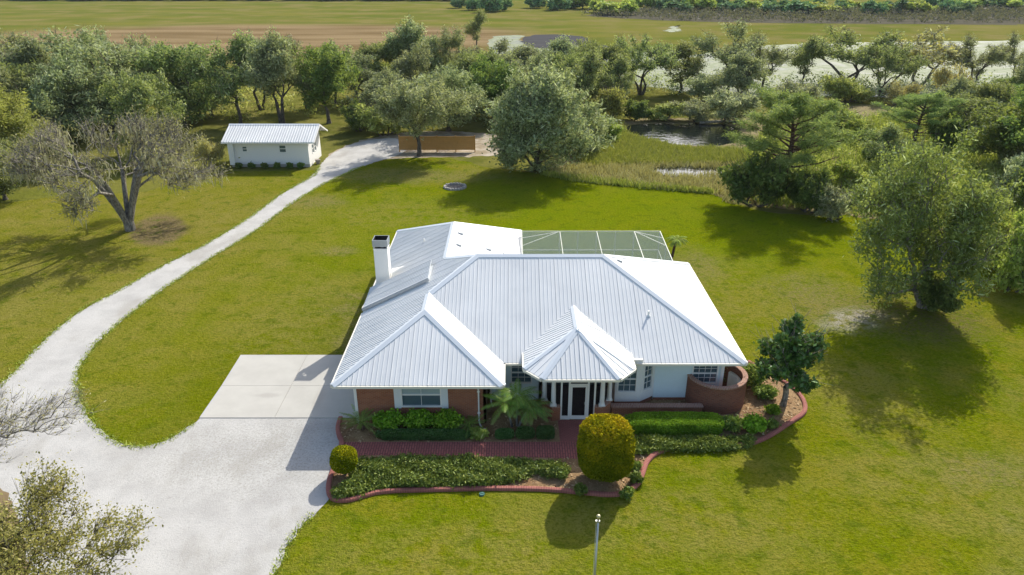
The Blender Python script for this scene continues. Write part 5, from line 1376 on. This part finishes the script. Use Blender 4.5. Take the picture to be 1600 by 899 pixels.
# ---- shrubs round the pond and marsh (each a thing of its own)
GS = 'shrubs round the marsh and pond'
SHR = [
 ('bush_a', 'largest dark green bush, at the foot of the tall marsh pine on its left', 1178, 322, 246, 122),
 ('bush_a', 'dark bush wrapped round the foot of the tall marsh pine, right side', 1262, 332, 268, 92),
 ('bush_y', 'yellow green bush right of the dark bushes under the marsh pine', 1325, 300, 252, 64),
 ('bush_c', 'grey twiggy bush by the small pool right of the marsh pine', 1300, 345, 292, 66),
 ('bush_y', 'yellowish shrub behind the tall marsh pine near flood water', 1300, 205, 158, 80),
 ('bush_y', 'bright shrub between the tall pine and the shorter dark pine', 1350, 225, 188, 64),
 ('bush_r', 'rust brown shrub right of the shorter dark pine', 1482, 165, 104, 70),
 ('bush_r', 'tan shrub close below the nearly leafless fan shaped tree', 1400, 165, 128, 60),
 ('bush_a', 'dark shrub in the marsh left of the big right tree', 1372, 262, 222, 50),
 ('bush_y', 'light green shrub at the right edge beside the big right tree', 1580, 455, 345, 95),
 ('bush_y', 'pale shrub low behind the right side of big right tree', 1545, 420, 335, 70),
 ('bush_c', 'bare grey thicket at the right edge behind big right tree', 1580, 310, 240, 80),
 ('bush_c', 'grey thicket at the right end of the pond far bank', 1140, 192, 142, 85),
 ('bush_c', 'grey thicket on the pond bank under the double stemmed tree', 1085, 190, 158, 66),
 ('bush_b', 'olive bush on the pond bank under the leaning oak', 1035, 188, 162, 60),
 ('bush_a', 'green bush on the pond bank left of the olive one', 990, 188, 158, 56),
 ('bush_b', 'olive bush at the left end of the pond far bank', 945, 192, 138, 62),
 ('bush_c', 'pale bush spilling from the dense oak toward the marsh', 915, 240, 178, 66),
 ('bush_y', 'yellow green bush between dense oak and the pond', 945, 222, 180, 50),
 ('bush_b', 'olive undergrowth behind the left end of board fence', 600, 212, 165, 70),
 ('bush_a', 'green undergrowth by the drive end under fence trees', 560, 205, 160, 60),
 ('bush_b', 'low undergrowth behind the broad oak left of shed', 60, 245, 185, 90),
 ('bush_a', 'dark undergrowth between mossy oak and left edge', 75, 275, 210, 80),
 ('bush_r', 'brown bush hiding the left end wall of the shed', 325, 262, 215, 55),
 ('bush_b', 'olive bush behind the mossy oak trunk', 235, 262, 205, 75),
 ('bush_c', 'grey brush left of the tallest double stemmed tree', 1100, 160, 118, 60),
 ('bush_c', 'grey brush below the small dark tree by the flood', 1240, 172, 128, 66),
 ('bush_b', 'olive brush below the wide spreading oak', 1320, 160, 122, 70),
 ('bush_c', 'grey brush below the wind bent tree', 1530, 180, 132, 80),
 ('bush_b', 'olive brush beneath the right edge pines', 1590, 205, 160, 80),
 ('bush_a', 'green brush right of the shorter dark pine', 1475, 235, 180, 70),
 ('bush_a', 'green brush at the right edge under the deep green tree', 1610, 330, 268, 90),
 ('bush_c', 'grey brush under the dark rounded oak at field edge', 600, 175, 130, 70),
 ('bush_c', 'grey brush under the grey oaks above the fence', 670, 178, 125, 80),
 ('bush_a', 'green brush under the pale twiggy tree by the flood', 790, 165, 118, 70),
 ('bush_b', 'olive brush behind the dense oak top', 860, 175, 115, 80),
]
for kind, lab, px, b, t, w in SHR: tree_px(kind, 'shrub', lab, px, b, t, w, GS, 'shrub')

# far trees and brush
GF = 'far trees beyond the yellow field'
for kind, lab, px, b, t, w in (
 ('far_a', 'dark far tree at the left end of the clump beyond the field', 716, 13, -5, 26), ('far_a', 'second far tree from the left in the clump beyond the field', 738, 16, -4, 28),
 ('far_a', 'tallest far tree in the middle of the clump beyond the field', 765, 19, -10, 38), ('far_a', 'right hand far tree of the clump beyond the field', 784, 17, -6, 30), ('far_y', 'pale far tree at the back of the clump beyond the field', 752, 12, -10, 30)):
    tree_px(kind, 'tree', lab, px, b, t, w, GF)
frng = random.Random(21)
for i in range(34):
    px = 842 + i * 23.5 + frng.uniform(-6, 6)
    base = 10 + min(1, max(0, (px - 830) / 120)) * 9 + frng.uniform(-4, 5)
    tree_px('far_y' if frng.random() < .5 else 'far_a', 'tree', 'bushy tree in the long far belt at the top right of the picture', px, base, base - frng.uniform(17, 27), frng.uniform(34, 58), 'trees of the far belt')
for i in range(24):
    px = -10 + i * 31 + frng.uniform(-8, 8)
    tree_px('far_a', 'tree', 'tree of the distant line along the top left field edge', px, 1.0, -9 - frng.uniform(0, 3), frng.uniform(36, 60), 'trees of the distant left line')
for px, b, t, w, lab in ((1372, 21, 3, 34, 'round bright green bush standing alone in the far purple brush'), (1465, 19, 10, 30, 'low bright bush far right in the purple brush'), (1320, 20, 6, 40, 'wide pale bush left of the round bright one')):
    tree_px('far_y', 'shrub', lab, px, b, t, w, None, 'shrub')
# brush belt and meadow plants nobody could count
def stuff_leaf(name, rng, C, per, spread, size, mat, elong=1.6, up=.4, mode='leaf', grey=0., outward=None, tone=None):
    V, F, T_ = leaf_cloud(rng, C, per, spread, size, elong, up, tone, mode, grey, outward)
    o = link(name, mesh_np(name, V, F, T_), None, mat); o['kind'] = 'stuff'; return o
def in_poly(poly, pts):
    x, y = pts[:, 0], pts[:, 1]; ins = np.zeros(len(pts), bool); n = len(poly)
    for i in range(n):
        x1, y1 = poly[i]; x2, y2 = poly[(i + 1) % n]
        c = ((y1 > y) != (y2 > y)) & (x < (x2 - x1) * (y - y1) / (y2 - y1 + 1e-12) + x1); ins ^= c
    return ins
def scatter(poly, n, rng):
    p = np.array(poly); lo, hi = p.min(0), p.max(0); out = []
    tot = 0
    while tot < n:
        q = rng.uniform(lo, hi, (n * 3, 2)); q = q[in_poly(poly, q)]; out.append(q); tot += len(q)
    return np.concatenate(out)[:n]
rng = np.random.default_rng(61)
pb = scatter(gp([(905, 25), (1000, 31), (1100, 34), (1250, 36), (1640, 38), (1640, 16), (1300, 18), (1000, 16)]), 1500, rng)
C = np.column_stack([pb, rng.uniform(.6, 2.4, len(pb))])
stuff_leaf('brush_belt', rng, C, 9, (1.1, 1.1, .6), .6, 'leaf_purple', 1.8, .3, grey=.2)
# blades: marsh plants and reeds
def blades(name, rng, pts, per, h0, h1, w, mat, lean=.35, spread=.2, z=0.0):
    n = len(pts) * per; P_ = np.repeat(pts, per, 0) + rng.normal(size=(n, 2)) * spread
    h = rng.uniform(h0, h1, n); a = rng.uniform(0, 6.28, n); wv = np.stack([np.cos(a), np.sin(a)], 1) * (w * rng.uniform(.6, 1.4, (n, 1)))
    ln = rng.normal(size=(n, 2)) * lean * h[:, None]
    z0 = np.full((n, 1), z)
    b0 = np.hstack([P_ - wv, z0]); b1 = np.hstack([P_ + wv, z0]); m1 = np.hstack([P_ + ln * .35 + wv * .9, z0 + h[:, None] * .6]); m0 = np.hstack([P_ + ln * .35 - wv * .9, z0 + h[:, None] * .6])
    tp = np.hstack([P_ + ln, z0 + h[:, None]])
    V = np.stack([b0, b1, m1, m0, tp], 1).reshape(-1, 3)
    i = np.arange(n) * 5
    F = np.concatenate([np.stack([i, i + 1, i + 2, i + 3], 1), np.stack([i + 3, i + 2, i + 4, i + 4], 1)])
    F = np.stack([i, i + 1, i + 2, i + 4], 1)
    V = V.reshape(-1, 5, 3)[:, [0, 1, 4, 4]].copy(); V[:, 2] = tp + np.hstack([wv * .35, z0 * 0]); V[:, 3] = tp - np.hstack([wv * .35, z0 * 0]); V = V.reshape(-1, 3)
    F = np.arange(n * 4).reshape(n, 4)
    tc = rng.uniform(0, 1, len(pts)); tone = np.clip(.6 * np.repeat(tc, per) + .4 * rng.uniform(0, 1, n), 0, 1)
    o = link(name, mesh_np(name, V, F, tone), None, mat); o['kind'] = 'stuff'; return o
pond_poly = gp([(968, 206), (980, 195), (1050, 193), (1150, 194), (1160, 215), (1130, 230), (1070, 228), (1000, 219)])
pool_poly = gp([(1010, 266), (1060, 262), (1130, 264), (1140, 272), (1080, 276), (1020, 271)])
m1 = gp([(895, 245), (930, 200), (965, 190), (985, 214), (1060, 232), (1140, 234), (1180, 240), (1180, 258), (1000, 258), (920, 262)])
p = scatter(m1, 1700, rng); p = p[~in_poly(pond_poly, p)]
blades('marsh_grass', rng, p, 16, .25, .75, .05, 'leaf_marsh', .55, .3)
m2 = gp([(880, 262), (1000, 258), (1160, 258), (1190, 322), (1140, 318), (1112, 302), (1000, 293), (900, 282), (850, 272)])
p = scatter(m2, 1050, rng); p = p[~in_poly(pool_poly, p)]
blades('reeds', rng, p, 9, .25, .7, .05, 'leaf_reed', .4, .3)
edge = np.array(ragged(gp([(850, 273), (900, 283), (1000, 293), (1112, 302)]), .12, .25, 5)); edge = edge[edge[:, 1] < at(900, 268)[1]]
blades('bank_grass', rng, edge, 10, .2, .6, .05, 'leaf_marsh', .4, .25)
m3 = gp([(1170, 240), (1200, 205), (1290, 200), (1400, 180), (1600, 165), (1700, 300), (1640, 385), (1480, 362), (1330, 335), (1180, 320)])
p = scatter(m3, 3600, rng)
blades('marsh_grass', rng, p, 9, .3, 1.3, .07, 'leaf_marsh', .4, .4)
cl = scatter(m3, 420, rng); C = np.column_stack([cl, rng.uniform(.3, 1.3, len(cl))])
stuff_leaf('undergrowth', rng, C, 26, (.5, .5, .35), .2, 'leaf_olive', 1.7, .4, grey=.15)
m4 = gp([(870, 190), (960, 150), (1150, 155), (1300, 160), (1640, 165), (1640, 130), (1300, 128), (1150, 135), (960, 120), (860, 110), (700, 120), (560, 130), (540, 190), (700, 200), (800, 205)])
cl = scatter(m4, 900, rng); C = np.column_stack([cl, rng.uniform(.3, 2.0, len(cl))])
stuff_leaf('undergrowth', rng, C, 20, (.7, .7, .5), .27, 'leaf_grey', 1.7, .4, grey=.25)
m5 = gp([(-60, 260), (60, 200), (330, 190), (540, 185), (560, 130), (300, 120), (-60, 120)])
cl = scatter(m5, 420, rng); C = np.column_stack([cl, rng.uniform(.2, 1.3, len(cl))])
stuff_leaf('undergrowth', rng, C, 20, (.7, .7, .4), .26, 'leaf_olive', 1.7, .4, grey=.15)

# ------------------------------------------------------------------ CLIPPED SHRUBS AND BEDS
def clipped(key, rng, rx, ry, rz, power=2.6, n=9000, size=.06, mat='leaf_topiary', z0=.1, wob=.03, tone_up=.0, round_top=None):
    """clipped shrub: a shell of small leaves round an added solid dark core that blocks light"""
    ar = np.array([ry * rz, ry * rz, rx * rz, rx * rz, rx * ry, rx * ry]); ar[5] *= .35; fc = rng.choice(6, n, p=ar / ar.sum())
    d = rng.uniform(-1, 1, (n, 3)); d[np.arange(n), fc // 2] = np.where(fc % 2 == 0, 1.0, 1.0); sg = np.where(np.isin(fc, (0, 2, 4)), 1.0, -1.0); d[np.arange(n), fc // 2] *= sg
    q = (np.abs(d) ** power).sum(1) ** (-1 / power)
    S = d * q[:, None] * np.array([rx, ry, rz])
    S *= 1 + rng.normal(size=(n, 1)) * .02 - np.abs(rng.normal(size=(n, 1))) * .025
    bumpy = np.sin(S[:, 0] * 5.1 + 1) * np.sin(S[:, 1] * 4.7) * np.sin(S[:, 2] * 5.6 + 2); S *= (1 + wob * bumpy)[:, None]
    C = S + np.array([0, 0, rz + z0])
    u = np.clip((S[:, 2] / rz) * .5 + .5, 0, 1)
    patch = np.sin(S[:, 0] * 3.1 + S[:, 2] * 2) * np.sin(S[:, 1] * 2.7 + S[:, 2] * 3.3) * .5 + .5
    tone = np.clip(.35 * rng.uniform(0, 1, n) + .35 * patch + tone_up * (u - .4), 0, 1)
    V, F, T_ = leaf_cloud(rng, C, 1, (.005, .005, .005), size, 1.5, .2, tone, 'leaf', 0)
    T_ = np.clip(tone * .8 + .25 * rng.uniform(0, 1, n), 0, 1)
    b = bmesh.new(); bmesh.ops.create_icosphere(b, subdivisions=4, radius=1)
    for v in b.verts:
        dd = v.co.normalized(); k = (abs(dd.x) ** power + abs(dd.y) ** power + abs(dd.z) ** power) ** (-1 / power)
        v.co = Vector((dd.x * k * (rx - .06), dd.y * k * (ry - .06), dd.z * k * (rz - .06) + rz + z0))
    core = bpy.data.meshes.new(key + '_core'); b.to_mesh(core); b.free()
    cv = np.array([v.co[:] for v in core.vertices]); cf = np.array([p.vertices[:] + (p.vertices[2],) for p in core.polygons])
    bpy.data.meshes.remove(core)
    ct = rng.uniform(.0, .25, len(cf))  # inner core added to block light, kept in the darkest leaf tones
    # core triangles kept as quads with a doubled corner split apart
    tri = cv[cf[:, :3]]; mid = (tri[:, 2] + tri[:, 0]) / 2
    Vc = np.stack([tri[:, 0], tri[:, 1], tri[:, 2], mid], 1).reshape(-1, 3); Fc = np.arange(len(Vc)).reshape(-1, 4)
    V, F, T_ = join_np([(V, F, T_), (Vc, Fc, ct)])
    me = mesh_np(key, V, F, T_); me.materials.append(M[mat]); return me
rng = np.random.default_rng(71)
tp = thing('topiary', 'tall clipped barrel shaped shrub with golden top before the porch', 'topiary', (4.3, 26.95, .03))
MB().tube([(0, 0, 0), (0, 0, .7)], [.13, .10], 8).tube([(.1, 0, 0), (.2, .05, .7)], [.08, .07], 6).build('trunk', 'bark_oak', tp)
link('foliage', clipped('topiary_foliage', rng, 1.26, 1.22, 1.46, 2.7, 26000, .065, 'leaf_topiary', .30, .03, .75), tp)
t2 = thing('topiary', 'small round clipped ball shrub at the corner of the gravel', 'topiary', (-7.85, 27.2, .03))
MB().tube([(0, 0, 0), (0, 0, .4)], [.07, .06], 8).build('trunk', 'bark_oak', t2)
link('foliage', clipped('ball_foliage', rng, .62, .62, .62, 2.2, 7000, .055, 'leaf_topiary', .28, .03, .2), t2)
def hedge(name, label, x0, x1, y0, y1, h, n, mat='leaf_hedge', size=.07, power=5, wob=.06, tone_up=.3, cat='hedge', group=None):
    root = thing(name, label, cat, ((x0 + x1) / 2, (y0 + y1) / 2, .03), 0, group)
    link('foliage', clipped(name + '_foliage', rng, (x1 - x0) / 2, (y1 - y0) / 2, h / 2, power, n, size, mat, .02, wob, tone_up), root)
    k = max(1, int((x1 - x0) / .9)); m = MB()
    for i in range(k):
        x = (i - (k - 1) / 2) * .9; m.tube([(x, 0, 0), (x + .03, .02, h * .4)], [.03, .02], 5)
    m.build('stem', 'bark_oak', root)
hedge('hedge', 'long trimmed green hedge before the planter wall right of the porch', 5.9, 10.9, 30.15, 31.45, .72, 14000)
GL = 'low box plants along the brick path'
hedge('box_plant', 'dark low boxed plant at the right end of its row by the entrance walk', 1.25, 2.15, 29.85, 30.45, .55, 2500, 'leaf_magnolia', .06, 4, .05, .1, 'shrub', GL)
hedge('box_plant', 'dark low plant second from the entrance walk along the path', .2, 1.15, 29.85, 30.4, .55, 2500, 'leaf_magnolia', .06, 3, .1, .1, 'shrub', GL)
hedge('box_plant', 'dark low plant left of its row beneath the feathery palm', -.85, .1, 29.85, 30.35, .45, 2300, 'leaf_magnolia', .06, 3, .1, .1, 'shrub', GL)
hedge('border_hedge', 'very low dark border hedge along the path under garage window', -6.9, -2.1, 29.82, 30.3, .42, 7500, 'leaf_magnolia', .06, 5, .08, .1)
def soft_shrub(name, label, x, y, w, d, h, mat, n=60, per=40, size=.11, grey=.03, group=None, z=.03, mode='leaf', elong=1.8, cat='shrub'):
    d_ = rand_dirs(rng, n) * (rng.uniform(.2, 1, (n, 1)) ** .4)
    C = d_ * np.array([w / 2 * .85, d / 2 * .85, h / 2 * .8]) + np.array([0, 0, h / 2])
    V, F, T_ = leaf_cloud(rng, C, per, (w * .06 + .03, d * .06 + .03, h * .06 + .02), size, elong, .5, None, mode, grey)
    V[:, 2] = np.maximum(V[:, 2], .01)
    root = thing(name, label, cat, (x, y, z), 0, group)
    link('foliage', mesh_np(name + '_foliage', V, F, T_), root, mat)
    m = MB()
    for i in range(3): m.tube([(.03 * i, .02 * i, 0), ((i - 1) * w * .15, (i % 2 - .5) * d * .2, h * .55)], [.025, .012], 5)
    m.build('stem', 'bark_oak', root)
    return root
GG = 'green shrubs under the garage window'
for i, (x, w, h, lab) in enumerate(((-6.35, 1.55, 1.15, 'leafy green shrub under the left shutter of the garage'), (-4.75, 1.5, 1.2, 'leafy green shrub centred under the garage window'), (-3.35, 1.5, 1.15, 'leafy green shrub under the right shutter of the garage'))):
    soft_shrub('shrub', lab, x, 30.82, w, .95, h, 'leaf_hedge', 80, 40, .10, .02, GG)
soft_shrub('shrub', 'light green little plant where the path meets the splash block', -1.65, 30.15, .85, .7, .55, 'leaf_yellowgreen', 30, 30, .12)
GR = 'shrubs at the right end of the garden bed'
soft_shrub('shrub', 'rounded light shrub at the right end of the trimmed hedge', 11.35, 30.75, 1.0, .9, .85, 'leaf_juniper', 50, 40, .09, .06, GR)
soft_shrub('shrub', 'rounded dark shrub right of the curved brick wall foot', 12.45, 30.65, 1.2, 1.1, .95, 'leaf_hedge', 60, 40, .09, .02, GR)
soft_shrub('shrub', 'tiny shrub between the dark rounded shrub and the kerb', 13.5, 31.0, .6, .5, .45, 'leaf_juniper', 30, 30, .08, .05, GR)
soft_shrub('shrub', 'wide wispy shrub against the curved wall beside the tree', 13.65, 35.2, 1.7, 1.7, 1.35, 'leaf_juniper', 90, 36, .09, .12, GR)
soft_shrub('shrub', 'low shrub left of the small evergreen tree trunk', 14.0, 33.9, 1.3, 1.0, .7, 'leaf_juniper', 50, 36, .09, .08, GR)
soft_shrub('shrub', 'dark low shrub just before the small evergreen tree trunk', 13.95, 32.3, .8, .6, .45, 'leaf_hedge', 40, 30, .08, .02, GR)
soft_shrub('shrub', 'olive shrub inside the curved courtyard wall', 11.95, 35.2, .9, .8, 1.5, 'leaf_olive', 50, 34, .09, .05, GR)
for i, (x, y, lab) in enumerate(((5.85, 27.55, 'small tuft shrub right of the tall topiary nearest the path'), (5.75, 26.7, 'small tuft shrub right of the tall topiary nearest the kerb'), (5.2, 25.7, 'tuft shrub in mulch before the tall topiary on its right'), (3.1, 25.95, 'dark tuft shrub in the shade of the tall topiary'), (2.3, 27.0, 'last shrub left of the tall topiary'))):
    soft_shrub('shrub', lab, x, y, .6, .55, .42, 'leaf_juniper', 26, 30, .09, .05, 'tuft shrubs round the tall topiary')
for i, (x, lab) in enumerate(((-32.2, 'dark seedling first from the left along the shed foundation'), (-30.7, 'seedling second from the left along the shed foundation'), (-29.2, 'seedling third from the left along the shed foundation'), (-27.7, 'seedling under the larger shed window, left of centre'), (-26.2, 'seedling right of the larger shed window'), (-24.9, 'dark seedling nearest the right corner of shed'))):
    soft_shrub('shrub', lab, x, 82.9, .75, .6, .7, 'leaf_green', 24, 26, .16, .02, 'seedlings along the shed foundation', z=.0)

# juniper ground cover in the front beds
def cover(name, poly, n, hmax, mat, per=16, size=.16, edge=.5):
    p = scatter(poly, n, rng); P_ = np.array(poly)
    hz = hmax * (.25 + .75 * np.clip(.5 + .5 * np.sin(p[:, 0] * 2.3 + np.sin(p[:, 1] * 3)) * np.sin(p[:, 1] * 2.9 + 1), 0, 1))
    C = np.column_stack([p, hz * rng.uniform(.55, 1.0, len(p))])
    V, F, T_ = leaf_cloud(rng, C, per, (.10, .10, .07), size, 2.6, .6, None, 'leaf', .03)
    V[:, 2] = np.maximum(V[:, 2], .04)
    o = link(name, mesh_np(name, V, F, T_), None, mat); o['kind'] = 'stuff'; return o
jp = [(-7.35, 28.15), (-4, 28.25), (-1.5, 28.22), (.2, 28.05), (1.4, 27.9), (2.4, 27.75), (2.6, 27.25), (1.7, 26.95), (1.1, 27.35), (.4, 26.75), (-.5, 26.55), (-1.4, 26.4), (-3.5, 26.3), (-5.6, 26.3), (-7.0, 25.75), (-7.8, 25.5), (-8.1, 25.8), (-7.5, 26.4)]
cover('juniper_cover', jp, 2600, .40, 'leaf_juniper', 26, .062)
jr = [(5.6, 29.9), (11.4, 29.95), (12.2, 29.9), (12.0, 29.45), (10.5, 29.05), (7.4, 29.0), (6.3, 28.7), (5.7, 29.0)]
cover('juniper_cover', jr, 800, .33, 'leaf_juniper', 26, .06)

# loose mulch chips
p = scatter(bed, 5200, rng); n = len(p)
a = rng.uniform(0, 6.28, n); l_, w_ = rng.uniform(.03, .09, n), rng.uniform(.012, .03, n)
dx = np.stack([np.cos(a) * l_, np.sin(a) * l_, rng.normal(size=n) * .02], 1); dy = np.stack([-np.sin(a) * w_, np.cos(a) * w_, rng.normal(size=n) * .01], 1)
ct = np.column_stack([p, np.full(n, .065)]); inpath = in_poly(path, p) | in_poly([(2.3, 29.6), (4.3, 29.6), (4.3, 31.7), (2.3, 31.7)], p)
V = np.stack([ct - dx - dy, ct + dx - dy, ct + dx + dy, ct - dx + dy], 1)[~inpath].reshape(-1, 3)
o = link('mulch_chips', mesh_np('mulch_chips', V, np.arange(len(V)).reshape(-1, 4), rng.uniform(0, 1, len(V) // 4)), None, 'chip'); o['kind'] = 'stuff'

# grass creeping over the edge of the gravel
ed = np.array(ragged(gp(drive_px), .06, .16, 31))
ed = ed[(ed[:, 1] > 18) & (ed[:, 1] < 84) & (ed[:, 0] > -45)]
bx = np.array([[-8.6, 22.0], [-7.5, 31.9]]); ed = ed[~((ed[:, 0] > -16.75) & (ed[:, 1] > 31.2) & (ed[:, 1] < 39))]
ed = ed[~((ed[:, 0] > -9.2) & (ed[:, 1] > 24.6) & (ed[:, 1] < 33))]
blades('edge_grass', rng, ed, 7, .03, .11, .022, 'grass_tuft', .8, .10, .006)

t = NT('haze_air')
vp = t.n('ShaderNodeVolumePrincipled')
vp.inputs['Color'].default_value = (0.86, 0.92, 1.0, 1); vp.inputs['Density'].default_value = 0.00007
t.l(vp.outputs[0], t.out.inputs['Volume'])
hz = MB().box(-3600, 3600, -400, 6100, -1.0, 24.0).build('haze', t.m); hz['kind'] = 'stuff'
